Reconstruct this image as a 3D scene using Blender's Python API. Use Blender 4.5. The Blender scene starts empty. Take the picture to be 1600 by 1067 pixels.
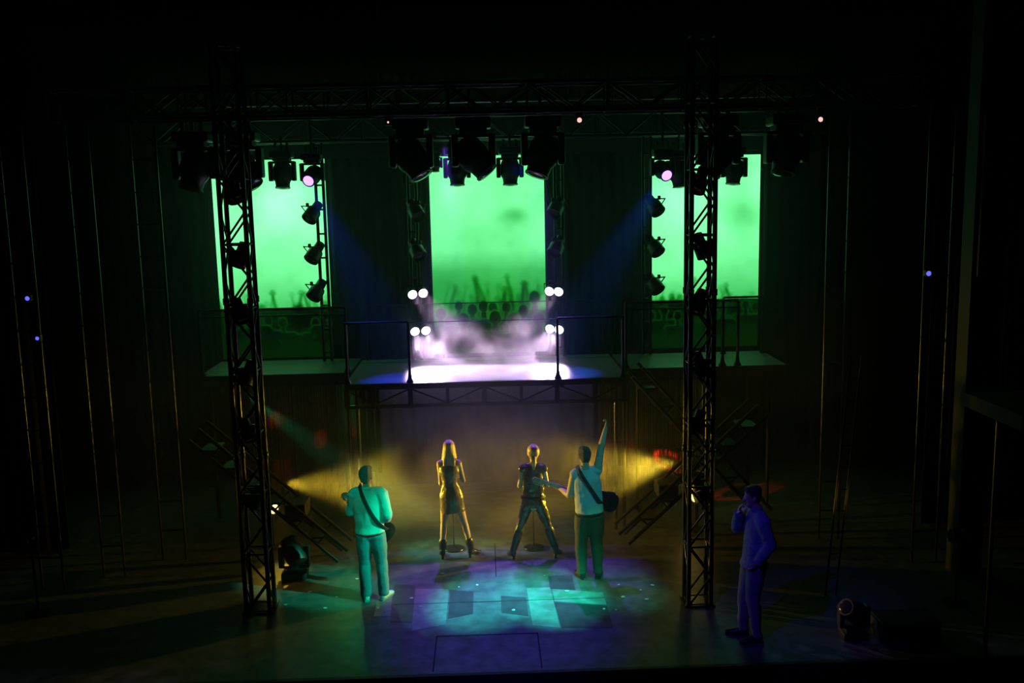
import bpy, bmesh, math, random
import numpy as np
from mathutils import Vector, Matrix, Euler
random.seed(7); rng = np.random.default_rng(11)
R = math.radians
sc = bpy.context.scene
COL = sc.collection

# ------------------------------------------------------------------ camera, world, exposure
cam_d = bpy.data.cameras.new('camera'); cam = bpy.data.objects.new('camera', cam_d); COL.objects.link(cam)
cam_d.sensor_width = 36.0; cam_d.lens = 36.0 * 1500 / 1600; cam_d.clip_end = 200
CZ = 5.35
cam.matrix_world = Matrix.Translation((0, 0, CZ)) @ (Matrix.Rotation(R(-1.6), 4, 'Z') @ Matrix.Rotation(R(90 - 8.73), 4, 'X') @ Matrix.Rotation(R(-1.2), 4, 'Z'))
sc.camera = cam
w = bpy.data.worlds.new('world'); sc.world = w; w.use_nodes = True
w.node_tree.nodes['Background'].inputs[0].default_value = (0, 0, 0, 1)
w.node_tree.nodes['Background'].inputs[1].default_value = 0
sc.view_settings.view_transform = 'Standard'; sc.view_settings.look = 'None'
sc.view_settings.exposure = 0.0; sc.view_settings.gamma = 1; sc.view_settings.use_curve_mapping = False
sc.cycles.volume_step_rate = 0.7
sc.cycles.volume_max_steps = 96
sc.cycles.max_bounces = 4; sc.cycles.volume_bounces = 0

GREEN = (0.1, 1.0, 0.22); TEAL = (0.0, 1.0, 0.52); AMBER = (1.0, 0.66, 0.04); VIOLET = (0.27, 0.09, 1.0)
BLUE = (0.05, 0.05, 1.0); PINKWHITE = (.92, 0.62, 1.0); RED = (1.0, 0.03, 0.01)
def spot(pos, target, power, color, angle=30, blend=0.5, radius=0.05, parent=None, ring=None):
    d = bpy.data.lights.new('stage_spot', 'SPOT'); d.energy = power; d.color = color
    d.spot_size = R(angle); d.spot_blend = blend; d.shadow_soft_size = radius
    o = bpy.data.objects.new('stage_spot', d); COL.objects.link(o)
    o.location = pos
    o.rotation_euler = (Vector(target) - Vector(pos)).to_track_quat('-Z', 'Y').to_euler()
    if ring:
        d.use_nodes = True; nt = d.node_tree; em = nt.nodes['Emission']
        tc = nt.nodes.new('ShaderNodeTexCoord'); sx = nt.nodes.new('ShaderNodeSeparateXYZ'); nt.links.new(tc.outputs['Normal'], sx.inputs[0])
        def m(op, a, b=None):
            n = nt.nodes.new('ShaderNodeMath'); n.operation = op
            for i, v in enumerate((a, b)):
                if v is None: continue
                if isinstance(v, (int, float)): n.inputs[i].default_value = v
                else: nt.links.new(v, n.inputs[i])
            return n.outputs[0]
        rr = m('SQRT', m('ADD', m('POWER', sx.outputs[0], 2.0), m('POWER', sx.outputs[1], 2.0)))
        k = m('SUBTRACT', 1.0, m('DIVIDE', m('ABSOLUTE', m('SUBTRACT', rr, ring[0])), ring[1]))
        nt.links.new(m('MAXIMUM', k, 0.0), em.inputs['Strength'])
    return o

# light rig (beams from built lamps, house lamps out of view, and some added spots)
L = {}
# teal front light from the house, right side high
spot((6.2, 8.6, 6.8), (-1.38, 12.3, 0.78), 6500, TEAL, 8.0, 0.6)
spot((2.6, 5.2, 8.2), (0.75, 12.18, 0.0), 23000, (0.0, 1.0, 0.5), 9.5, 1.0)
spot((-2.4, 5.0, 8.2), (-0.1, 12.12, 0.0), 23000, (0.0, 0.9, 0.55), 9, 1.0)
spot((3.6, 6.0, 7.5), (1.40, 12.8, 1.55), 900, (0.05, 0.8, 0.85), 9.0, 0.8)
spot((4.2, 6.5, 7.2), (1.4, 12.8, 0.35), 700, (0.1, 1.0, 0.25), 6, 0.8)
spot((-1.2, 4.5, 7.6), (-1.58, 12.3, 1.15), 1300, TEAL, 8.5, 0.9)  # soft frontal fill, added to brighten the left guitarist's back
# violet overhead wash from the middle truss
spot((-0.6, 16.4, 6.2), (-0.45, 12.95, 0.0), 2300, (.20, .07, 1.0), 24, 1.0)
spot((0.9, 16.4, 6.2), (0.95, 12.95, 0.0), 2300, (.20, .07, 1.0), 24, 1.0)
spot((0.0, 8.5, 8.5), (0.1, 11.3, 0.0), 3000, (0.07, 0.012, 1.0), 25, 1.0)
# blue light on the man at right
spot((0.2, 7.4, 5.4), (3.3, 10.85, 0.7), 230, (0.08, 0.04, 1.0), 24, 0.9)
# lilac and blue spots added under the bridge, no lamp built, to light the backcloth
spot((-.8, 16.3, 2.36), (-.7, 17.5, 1.65), 15, (.75, .55, 1.0), 115, 1.0, .1)
spot((.5, 16.3, 2.36), (.5, 17.5, 1.65), 15, (.62, .45, 1.0), 115, 1.0, .1)
spot((1.5, 16.3, 2.36), (1.6, 17.5, 1.7), 12, (.25, .2, 1.0), 110, 1.0, .1)
spot((-1.7, 16.3, 2.36), (-1.8, 17.5, 1.7), 12, (.25, .2, 1.0), 110, 1.0, .1)
spot((3.4, 5.2, 8.2), (1.75, 12.35, 0.0), 3000, (0.0, 1.0, 0.45), 8, 1.0)  # teal spot added to stretch the floor pool dimly to the right

# ------------------------------------------------------------------ helpers
def mat(name, col, rough=0.6, metal=0.0, noise=0.0, nscale=12.0, bump=0.0, bscale=20.0, emit=None, estr=1.0, spec=0.5, col2=None, stretch=None):
    m = bpy.data.materials.new(name); m.use_nodes = True; nt = m.node_tree; b = nt.nodes['Principled BSDF']
    b.inputs['Base Color'].default_value = (*col, 1); b.inputs['Roughness'].default_value = rough
    b.inputs['Metallic'].default_value = metal; b.inputs['Specular IOR Level'].default_value = spec
    tc = nt.nodes.new('ShaderNodeTexCoord'); vec = tc.outputs['Object']
    if stretch:
        mp = nt.nodes.new('ShaderNodeMapping'); mp.inputs['Scale'].default_value = stretch; nt.links.new(vec, mp.inputs[0]); vec = mp.outputs[0]
    n = nt.nodes.new('ShaderNodeTexNoise'); n.inputs['Scale'].default_value = nscale; n.inputs['Detail'].default_value = 5
    nt.links.new(vec, n.inputs['Vector'])
    c2 = col2 or tuple(min(1, c * (1 + noise)) for c in col); c1 = tuple(c * (1 - noise) for c in col) if not col2 else col
    r = nt.nodes.new('ShaderNodeValToRGB'); r.color_ramp.elements[0].position = .35; r.color_ramp.elements[1].position = .65
    r.color_ramp.elements[0].color = (*c1, 1); r.color_ramp.elements[1].color = (*c2, 1)
    nt.links.new(n.outputs[0], r.inputs[0]); nt.links.new(r.outputs[0], b.inputs['Base Color'])
    if bump:
        n2 = nt.nodes.new('ShaderNodeTexNoise'); n2.inputs['Scale'].default_value = bscale; n2.inputs['Detail'].default_value = 3
        nt.links.new(vec, n2.inputs['Vector'])
        bp = nt.nodes.new('ShaderNodeBump'); bp.inputs['Strength'].default_value = min(1, bump); bp.inputs['Distance'].default_value = 0.03 * bump
        nt.links.new(n2.outputs[0], bp.inputs['Height']); nt.links.new(bp.outputs[0], b.inputs['Normal'])
    if emit:
        b.inputs['Emission Color'].default_value = (*emit, 1); b.inputs['Emission Strength'].default_value = estr
    return m
M = {}
M['metal'] = mat('black_metal', (.012, .012, .013), .38, .3, .2)
M['alu'] = mat('dulled_steel_tube', (.055, .05, .045), .28, .85, .3, 30)
M['dark'] = mat('matt_black_paint', (.012, .012, .013), .6, 0, .3)
M['housing'] = mat('lamp_housing', (.018, .018, .02), .45, 0, .2)
M['drape'] = mat('black_drape', (.010, .010, .010), .9, 0, .3, 3)
M['wall'] = mat('black_wall', (.012, .012, .012), .8, 0, .3, 2)
M['rubber'] = mat('rubber', (.01, .01, .01), .7)
M['glass'] = mat('dark_lens', (.02, .02, .03), .08)
def emis(name, col, s):
    return mat(name, (0.02, .02, .02), .4, emit=col, estr=s)

def link(o, parent=None):
    COL.objects.link(o)
    if parent is not None: o.parent = parent
    return o
def bm_obj(name, bm, m, parent=None, smooth=False):
    me = bpy.data.meshes.new(name); bm.normal_update(); bm.to_mesh(me); bm.free()
    me.materials.append(m)
    if smooth:
        for p in me.polygons: p.use_smooth = True
    return link(bpy.data.objects.new(name, me), parent)
def thing(name, label, cat, loc=(0, 0, 0), rot=(0, 0, 0), group=None):
    o = bpy.data.objects.new(name, None); COL.objects.link(o); o.empty_display_size = .1
    o.location = loc; o.rotation_euler = rot
    o['label'] = label; o['category'] = cat
    if group: o['group'] = group
    return o
def tag(o, label, cat, group=None, kind=None):
    o['label'] = label; o['category'] = cat
    if group: o['group'] = group
    if kind: o['kind'] = kind
    return o
def struct(o): o['kind'] = 'structure'; return o

_cache = {}
def unit(kind, m):
    k = (kind, m.name)
    if k in _cache: return _cache[k]
    bm = bmesh.new()
    if kind == 'rod':
        bmesh.ops.create_cone(bm, cap_ends=True, segments=10, radius1=1, radius2=1, depth=1)
        bmesh.ops.translate(bm, verts=bm.verts, vec=(0, 0, .5))
    else:
        bmesh.ops.create_cube(bm, size=1)
        
    me = bpy.data.meshes.new(kind); bm.to_mesh(me); bm.free(); me.materials.append(m)
    if kind == 'rod':
        for p in me.polygons: p.use_smooth = len(p.vertices) == 4
    _cache[k] = me; return me
def rod(name, p, q, r, m, parent=None):
    p = Vector(p); q = Vector(q); d = q - p
    o = bpy.data.objects.new(name, unit('rod', m)); link(o, parent)
    o.location = p; o.rotation_mode = 'QUATERNION'; o.rotation_quaternion = d.to_track_quat('Z', 'Y'); o.scale = (r, r, d.length)
    return o
def add_box(bm, c, s, rot=None, bev=0.0):
    g = bmesh.ops.create_cube(bm, size=1); vs = g['verts']
    bmesh.ops.scale(bm, verts=vs, vec=s)
    if bev:
        es = list({e for v in vs for e in v.link_edges})
        r = bmesh.ops.bevel(bm, geom=es, offset=bev, segments=2, affect='EDGES', profile=.6)
        vs = list({v for f in r['faces'] for v in f.verts} | {v for v in vs if v.is_valid})
    if rot is not None: bmesh.ops.transform(bm, verts=vs, matrix=rot.to_4x4())
    bmesh.ops.translate(bm, verts=vs, vec=c)
    return vs
def boxp(name, c, s, m, parent=None, bev=0.0, rot=None):
    bm = bmesh.new(); add_box(bm, c, s, rot, bev); return bm_obj(name, bm, m, parent)
def lathe(bm, prof, n=20, mtx=None, cap=True):
    rings = []
    for (r, z) in prof:
        ring = []
        for i in range(n):
            a = 2 * math.pi * i / n; v = Vector((r * math.cos(a), r * math.sin(a), z))
            if mtx is not None: v = mtx @ v
            ring.append(bm.verts.new(v))
        rings.append(ring)
    for a, b in zip(rings, rings[1:]):
        for i in range(n):
            bm.faces.new((a[i], a[(i + 1) % n], b[(i + 1) % n], b[i]))
    if cap:
        bm.faces.new(rings[0][::-1]); bm.faces.new(rings[-1])
def lathep(name, prof, m, parent=None, n=20, mtx=None, smooth=True, cap=True):
    bm = bmesh.new(); lathe(bm, prof, n, mtx, cap); o = bm_obj(name, bm, m, parent, smooth)
    if smooth: o.data.set_sharp_from_angle(angle=R(40))
    return o
def axis_mtx(p, d):
    return Matrix.Translation(Vector(p)) @ Vector(d).to_track_quat('Z', 'Y').to_matrix().to_4x4()
def poly_prism(bm, pts, z0, z1):
    a = [bm.verts.new((x, y, z0)) for x, y in pts]; b = [bm.verts.new((x, y, z1)) for x, y in pts]
    bm.faces.new(a[::-1]); bm.faces.new(b); n = len(pts)
    for i in range(n): bm.faces.new((a[i], a[(i + 1) % n], b[(i + 1) % n], b[i]))
def catmull(P, sub=5):
    P = [np.array(p, float) for p in P]; out = []
    for i in range(len(P) - 1):
        p0 = P[max(i - 1, 0)]; p1 = P[i]; p2 = P[i + 1]; p3 = P[min(i + 2, len(P) - 1)]
        for k in range(sub):
            t = k / sub
            out.append(.5 * ((2 * p1) + (-p0 + p2) * t + (2 * p0 - 5 * p1 + 4 * p2 - p3) * t * t + (-p0 + 3 * p1 - 3 * p2 + p3) * t ** 3))
    out.append(P[-1]); return out
def tube(bm, st, n=14, sub=4, caps=True, ref=(1, 0, 0), cf=1.0):
    """st: (x,y,z,ra,rb): tapered elliptical tube along a smooth path; ra lies along ref"""
    st = [s if len(s) == 5 else (*s, s[3]) for s in st]
    P = catmull(st, sub) if sub > 1 else [np.array(s, float) for s in st]
    rings = []
    N = len(P)
    ts = []
    for i in range(N):
        d = P[min(i + 1, N - 1)][:3] - P[max(i - 1, 0)][:3]; ts.append(Vector(d).normalized())
    seq = []
    if caps:
        for f, s in ((.95, .3), (.6, .8)): seq.append((0, -f, s))
    seq += [(i, 0, 1) for i in range(N)]
    if caps:
        for f, s in ((.6, .8), (.95, .3)): seq.append((N - 1, f, s))
    up = None
    for (i, off, s) in seq:
        t = ts[i]; X = Vector(ref)
        u = X - t * t.dot(X)
        if u.length < .35:
            X = Vector((0, 0, 1)) if abs(t.z) < .9 else Vector((0, 1, 0)); u = X - t * t.dot(X)
        u.normalize()
        if up is not None and u.dot(up) < 0: u = -u
        up = u
        v = t.cross(u)
        ra, rb = max(P[i][3], .002), max(P[i][4], .002); c = Vector(P[i][:3]) + t * off * min(ra, rb) * cf
        rings.append([bm.verts.new(c + u * (math.cos(2 * math.pi * k / n) * ra * s) + v * (math.sin(2 * math.pi * k / n) * rb * s)) for k in range(n)])
    for a, b in zip(rings, rings[1:]):
        for k in range(n): bm.faces.new((a[k], a[(k + 1) % n], b[(k + 1) % n], b[k]))
    bm.faces.new(rings[0][::-1]); bm.faces.new(rings[-1])
def tubep(name, st, m, parent=None, n=10, sub=4, ref=(1, 0, 0)):
    bm = bmesh.new(); tube(bm, st, n, sub, True, ref); return bm_obj(name, bm, m, parent, True)
folds = bpy.data.textures.new('cloth_folds', 'CLOUDS'); folds.noise_scale = .15; folds.noise_depth = 1
def remeshed(name, bm, m, parent, voxel=.009, smooth=4, fold=0):
    bmesh.ops.recalc_face_normals(bm, faces=bm.faces)
    me = bpy.data.meshes.new(name); bm.to_mesh(me); bm.free()
    t = bpy.data.objects.new('tmp', me); COL.objects.link(t)
    r = t.modifiers.new('r', 'REMESH'); r.mode = 'VOXEL'; r.voxel_size = voxel; r.use_smooth_shade = True
    s = t.modifiers.new('s', 'SMOOTH'); s.iterations = smooth; s.factor = .5
    if fold:
        k = t.modifiers.new('d', 'DISPLACE'); k.texture = folds; k.strength = fold; k.mid_level = .5; k.texture_coords = 'LOCAL'
    dg = bpy.context.evaluated_depsgraph_get(); ev = t.evaluated_get(dg)
    nm = bpy.data.meshes.new_from_object(ev); nm.name = name
    bpy.data.objects.remove(t); bpy.data.meshes.remove(me)
    nm.materials.clear(); nm.materials.append(m)
    for p in nm.polygons: p.use_smooth = True
    return link(bpy.data.objects.new(name, nm), parent)

# ------------------------------------------------------------------ setting
M['floor'] = mat('painted_stage_floor', (.085, .08, .085), .46, 0, .35, 5, .12, 60)
M['floor_dark'] = mat('dark_floor_tone', (.03, .03, .035), .4, 0, .3, 6)
M['floor_light'] = mat('pale_floor_tone', (.17, .165, .17), .34, 0, .25, 6)
M['groove'] = mat('groove_black', (.004, .004, .004), .9)
YF = 10.2
fl = struct(boxp('floor', (0, (YF + 20) / 2, -.15), (26, 20 - YF, .3), M['floor']))
struct(boxp('trim_1', (0, YF - .03, -.12), (26, .06, .24), M['dark']))              # nosing of the stage edge
struct(boxp('wall_front', (0, YF - .08, -1.0), (26, .06, 1.5), M['wall']))           # pit fascia
struct(boxp('wall_back', (0, 19.6, 4.5), (26, .2, 9), M['wall']))
struct(boxp('wall_left', (-11.5, 12, 4.5), (.2, 16, 9), M['wall']))
struct(boxp('wall_right', (11.5, 12, 4.5), (.2, 16, 9), M['wall']))
struct(boxp('ceiling', (0, 12, 9.3), (26, 16, .2), M['wall']))
pf = struct(boxp('floor_pit', (0, 7.2, -1.85), (26, 6, .2), M['wall']))
# trapdoor joints and centre seam
def groove(a, b, wd=.014):
    a = Vector(a); b = Vector(b); d = (b - a); ang = math.atan2(d.y, d.x); c = (a + b) / 2
    o = boxp('joint', (0, 0, 0), (d.length, wd, .006), M['groove'], fl); o.location = (c.x, c.y, .001); o.rotation_euler.z = ang
for a, b in (((-.69, 11.13), (.55, 11.13)), ((-.69, 11.13), (-.69, 10.25)), ((.55, 11.13), (.55, 10.25)), ((.065, 12.95), (.065, 14.25)), ((-1.3, 12.1), (1.5, 12.1))):
    groove(a, b)
def patch(pts, m, z=.0):  # thin flat patches, darker and paler than the floor around them
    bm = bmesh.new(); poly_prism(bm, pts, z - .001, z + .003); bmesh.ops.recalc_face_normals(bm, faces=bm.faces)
    return bm_obj('floor_patch', bm, m, fl)
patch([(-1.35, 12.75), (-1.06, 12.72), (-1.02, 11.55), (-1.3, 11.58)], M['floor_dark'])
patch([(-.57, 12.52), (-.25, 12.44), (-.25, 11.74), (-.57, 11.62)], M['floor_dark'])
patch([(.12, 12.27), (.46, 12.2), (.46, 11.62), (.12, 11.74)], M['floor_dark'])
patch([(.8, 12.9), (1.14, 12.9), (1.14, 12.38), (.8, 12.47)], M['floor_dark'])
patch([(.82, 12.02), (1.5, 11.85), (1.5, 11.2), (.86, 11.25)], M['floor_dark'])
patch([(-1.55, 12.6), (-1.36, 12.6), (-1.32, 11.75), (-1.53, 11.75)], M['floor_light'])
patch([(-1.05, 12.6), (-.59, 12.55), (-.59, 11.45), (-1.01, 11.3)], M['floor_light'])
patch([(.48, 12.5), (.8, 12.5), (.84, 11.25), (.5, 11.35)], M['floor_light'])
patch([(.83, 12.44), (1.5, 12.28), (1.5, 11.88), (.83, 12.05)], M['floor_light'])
# confetti scraps on the floor, countable and top-level
M['confetti'] = mat('foil_scrap', (.7, .75, .7), .3, .2)
spots_c = [(-1.5, 12.0), (-2.1, 12.4), (-1.08, 12.28), (-.45, 12.6), (-.2, 12.65), (.28, 11.8), (1.02, 12.35), (1.3, 12.75), (1.75, 12.5), (2.02, 12.3), (2.2, 12.45), (1.45, 11.75), (1.6, 11.7), (-2.5, 12.6), (-1.9, 13.0), (2.05, 12.0), (.75, 12.9), (-.7, 13.1), (-2.2, 12.05), (1.75, 12.1), (-.95, 12.0), (-2.75, 12.2)]
for i, (x, y) in enumerate(spots_c):
    bm = bmesh.new(); s = random.uniform(.02, .04)
    vs = [bm.verts.new((s * math.cos(a) * random.uniform(.6, 1), s * .7 * math.sin(a), random.uniform(.003, .012))) for a in (0.3, 1.6, 2.9, 4.1, 5.3)]
    f = bm.faces.new(vs); e = bmesh.ops.extrude_face_region(bm, geom=[f]); bmesh.ops.translate(bm, verts=[v for v in e['geom'] if isinstance(v, bmesh.types.BMVert)], vec=(0, 0, .002))
    o = bm_obj('confetti_scrap', bm, M['confetti']); o.location = (x, y, .002)
    tag(o, 'tiny pale scrap of confetti glinting on the stage floor', 'confetti', 'confetti scraps on the stage floor')

# drapes: fluted folds
def drape(name, x0, x1, y, z0, z1, m, label, folds=None, depth=.06, y1=None, group=None):
    n = max(8, int(abs(x1 - x0) / .035)); y1 = y if y1 is None else y1
    bm = bmesh.new(); rows = []
    ph = random.random() * 6
    for z in (z0, (z0 + z1) / 2, z1):
        r = []
        for i in range(n + 1):
            t = i / n; u = t * abs(Vector((x1 - x0, y1 - y)).length)
            k = depth * (math.sin(u * 31 + ph) * .6 + math.sin(u * 17.3 + 2 * ph) * .4)
            r.append(bm.verts.new((x0 + (x1 - x0) * t + (k if y1 != y else 0) , y + (y1 - y) * t + (k if y1 == y else 0), z)))
        rows.append(r)
    for a, b in zip(rows, rows[1:]):
        for i in range(n): bm.faces.new((a[i], a[i + 1], b[i + 1], b[i]))
    o = bm_obj(name, bm, m, None, True)
    md = o.modifiers.new('th', 'SOLIDIFY'); md.thickness = .008
    tag(o, label, 'curtain', group); return o
drape('stage_drape', -2.93, -1.03, 18.35, 0, 7.6, M['drape'], 'black pleated drape between the left and centre screens')
drape('stage_drape', 1.22, 3.18, 18.35, 0, 7.6, M['drape'], 'black pleated drape between the centre and right screens')
drape('stage_drape', -7.4, -5.12, 18.3, 0, 7.6, M['drape'], 'black pleated drape at the left of the left screen')
drape('stage_drape', 5.36, 7.6, 18.3, 0, 7.6, M['drape'], 'black pleated drape at the right of the right screen')
drape('side_drape', -8.6, -6.6, 14.6, 0, 7.6, M['drape'], 'black masking drape hanging in the left wing')
drape('side_drape', 6.9, 8.8, 14.6, 0, 7.6, M['drape'], 'black masking drape hanging in the right wing')
M['header'] = mat('header_cloth', (.012, .014, .012), .9, 0, .2)
tag(boxp('header_border', (.1, 18.3, 6.55), (15, .06, .95), M['header']), 'black border cloth above the three green screens', 'curtain')

# ------------------------------------------------------------------ video screens
def vnoise(W, Hh, cell, seed):
    r = np.random.default_rng(seed); gw, gh = int(W / cell) + 3, int(Hh / cell) + 3; g = r.random((gh, gw))
    x = np.linspace(0, W / cell, W, endpoint=False); y = np.linspace(0, Hh / cell, Hh, endpoint=False)
    xi, yi = x.astype(int), y.astype(int); fx, fy = x - xi, y - yi; fx = fx * fx * (3 - 2 * fx); fy = fy * fy * (3 - 2 * fy)
    a = g[np.ix_(yi, xi)]; b = g[np.ix_(yi, xi + 1)]; c = g[np.ix_(yi + 1, xi)]; d = g[np.ix_(yi + 1, xi + 1)]
    return (a * (1 - fx) + b * fx) * (1 - fy[:, None]) + (c * (1 - fx) + d * fx) * fy[:, None]
def seg_sd(X, Z, a, b, ra, rb):
    ax, az = a; bx, bz = b; dx, dz = bx - ax, bz - az; L2 = dx * dx + dz * dz + 1e-9
    t = np.clip(((X - ax) * dx + (Z - az) * dz) / L2, 0, 1)
    return np.hypot(X - ax - t * dx, Z - az - t * dz) - (ra + (rb - ra) * t)
def screen(x0, x1, z0, z1, kind, label, seed, cell=.0125):
    y = 18.5
    W = int((x1 - x0) / cell); Hh = int((z1 - z0) / cell)
    xs = np.linspace(x0, x1, W); zs = np.linspace(z0, z1, Hh); X, Z = np.meshgrid(xs, zs)
    sm = (vnoise(W, Hh, 60, seed) * .5 + vnoise(W, Hh, 28, seed + 1) * .3 + vnoise(W, Hh, 12, seed + 2) * .2)
    r = np.random.default_rng(seed)
    if kind == 'centre':
        lv = np.interp(Z, [2.5, 2.9, 3.1, 3.3, 3.55, 3.9, 4.3, 5.0, 6.2], [.03, .10, .25, .30, .34, .45, .85, 1.0, .95])
    else:
        lv = np.interp(Z, [2.5, 3.22, 3.3, 3.6, 4.0, 4.6, 5.2, 6.2], [.4, .5, .6, .74, .95, 1.1, 1.15, 1.0])
    lv = lv * (.80 + .42 * sm)
    if kind == 'centre':
        lv *= 1 - .42 * np.exp(-(((X - .62) / .28) ** 2 + ((Z - 4.95) / .16) ** 2))
        lv *= 1 + .15 * np.exp(-(((X + .6) / .3) ** 2 + ((Z - 5.5) / .3) ** 2))
    if kind == 'left': lv *= 1 + .28 * np.exp(-(((X + 3.9) / .5) ** 2 + ((Z - 5.2) / .55) ** 2))
    if kind == 'right':
        lv *= 1 - .38 * np.exp(-(((X - 5.0) / .35) ** 2 + ((Z - 4.9) / .35) ** 2)); lv *= 1 + .2 * np.exp(-(((X - 3.8) / .5) ** 2 + ((Z - 5.0) / .8) ** 2))
    rim = np.zeros_like(lv); dark = np.ones_like(lv)
    def shape(segs, dk, rm=.0):
        nonlocal rim, dark
        d = np.min([seg_sd(X, Z, *s) for s in segs], 0)
        k = 1 / (1 + np.exp(np.clip(d / .010, -30, 30)))
        dark = dark * (1 - k * (1 - dk)); rim = rim * (1 - k) + rm * np.exp(-((d + .008) / .014) ** 2) * (Z > segs[0][0][1] - .25)
    def arm(x, zb, h, lean, dk, wd=.045, fist=False):
        e = (x + lean * .3, zb + h * .5); wr = (x + lean, zb + h)
        s = [((x, zb - .2), e, wd * 1.2, wd), (e, wr, wd, wd * .7)]
        if fist: s.append((wr, (wr[0], wr[1] + .03), wd * .9, wd * .8))
        else:
            for q in range(5):
                a = (q - 2) * .32 + lean * .8; s.append((wr, (wr[0] + math.sin(a) * .085, wr[1] + math.cos(a) * (.10 if q not in (0, 4) else .07)), wd * .45, wd * .2))
        shape(s, dk, .02)
    def head(x, z, rad, dk, rm=.12):
        shape([((x, z), (x, z + rad * .25), rad * .85, rad * .8), ((x, z - rad), (x, z - rad * 2), rad * .5, rad * .6),
               ((x - rad * 1.7, z - rad * 2.4), (x + rad * 1.7, z - rad * 2.4), rad * .9, rad * .9)], dk, rm)
    if kind == 'centre':
        for _ in range(16): arm(r.uniform(x0, x1), 3.1, r.uniform(.3, .62), r.uniform(-.12, .12), .72, .03)
        for _ in range(14): head(r.uniform(x0, x1), r.uniform(3.2, 3.42), .06, .7, .0)
        for a in ((-.68, 3.0, .55, .12, .5), (-.1, 3.1, .62, -.08, .5), (.02, 3.1, .58, -.16, .5), (.55, 3.1, .62, -.1, .5), (.72, 3.0, .58, .04, .35), (.86, 3.0, .56, -.05, .35), (.35, 3.1, .38, .05, .35)): arm(*a, .05)
        for hx, hz, rr in ((-.5, 3.2, .1), (-.24, 3.12, .12), (-.02, 3.18, .12), (.16, 3.15, .11), (.42, 3.15, .11), (.97, 3.33, .13), (-.85, 3.05, .12), (.75, 3.08, .12), (.2, 2.95, .14), (-.42, 2.92, .14), (.55, 2.9, .14), (1.05, 2.9, .14)): head(hx, hz + .02, rr * 1.15, .10, .12)
    else:
        for _ in range(12): arm(r.uniform(x0, x1), 3.0, r.uniform(.25, .5), r.uniform(-.12, .12), .6, .025)
        for _ in range(5): arm(r.uniform(x0, x1), 3.0, r.uniform(.4, .62), r.uniform(-.12, .12), .35, .04)
        for _ in range(14): head(r.uniform(x0, x1), r.uniform(3.05, 3.32), .08, .45, .0)
        base = np.clip((Z - 3.23) / .03, 0, 1); lv = lv * (.025 + .975 * base)
        for _ in range(9): head(r.uniform(x0, x1), r.uniform(2.85, 3.12), .11, .6, .035)
    lv = lv * dark + rim * .9
    g = lv
    C = np.zeros((Hh, W, 4)); C[..., 3] = 1
    g = g * 1.22; C[..., 1] = g * .95
    C[..., 0] = np.clip(g - .25, 0, 2) ** 1.6 * .20 + g * .03
    C[..., 2] = np.clip(g - .2, 0, 2) ** 1.5 * .34 + g * .05
    verts = np.stack([X.ravel(), np.full(X.size, y), Z.ravel()], 1)
    idx = np.arange(W * Hh).reshape(Hh, W)
    q = np.stack([idx[:-1, :-1], idx[:-1, 1:], idx[1:, 1:], idx[1:, :-1]], -1).reshape(-1, 4)
    me = bpy.data.meshes.new('image_surface'); me.from_pydata(verts.tolist(), [], q.tolist())
    at = me.color_attributes.new('video', 'FLOAT_COLOR', 'POINT'); at.data.foreach_set('color', C.reshape(-1).astype(np.float32))
    m = bpy.data.materials.new('video_light'); m.use_nodes = True; nt = m.node_tree; nt.nodes.clear()
    a = nt.nodes.new('ShaderNodeAttribute'); a.attribute_name = 'video'; e = nt.nodes.new('ShaderNodeEmission'); o = nt.nodes.new('ShaderNodeOutputMaterial')
    nt.links.new(a.outputs[0], e.inputs[0]); nt.links.new(e.outputs[0], o.inputs[0]); e.inputs[1].default_value = 1.0
    me.materials.append(m)
    t = thing('video_screen', label, 'screen', (0, 0, 0))
    t.location = ((x0 + x1) / 2, y, z0)
    s = link(bpy.data.objects.new('image_surface', me), t); s.location = (-(x0 + x1) / 2, -y, -z0)
    boxp('screen_back', (0, .05, (z1 - z0) / 2), (x1 - x0 + .04, .06, z1 - z0 + .04), M['dark'], t)
    for lx in (-.9, .9): rod('frame_leg', (lx, .06, -z0), (lx, .06, 0), .03, M['metal'], t)
    return t
screen(-5.08, -2.95, 2.3, 6.08, 'left', 'tall bright green projection screen at left, raised hands along its bottom', 5)
screen(-.99, 1.19, 2.3, 6.08, 'centre', 'tall green centre screen showing a crowd of raised arms', 21)
screen(3.2, 5.34, 2.3, 6.0, 'right', 'tall bright green projection screen at right behind the right tower', 37)

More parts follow.
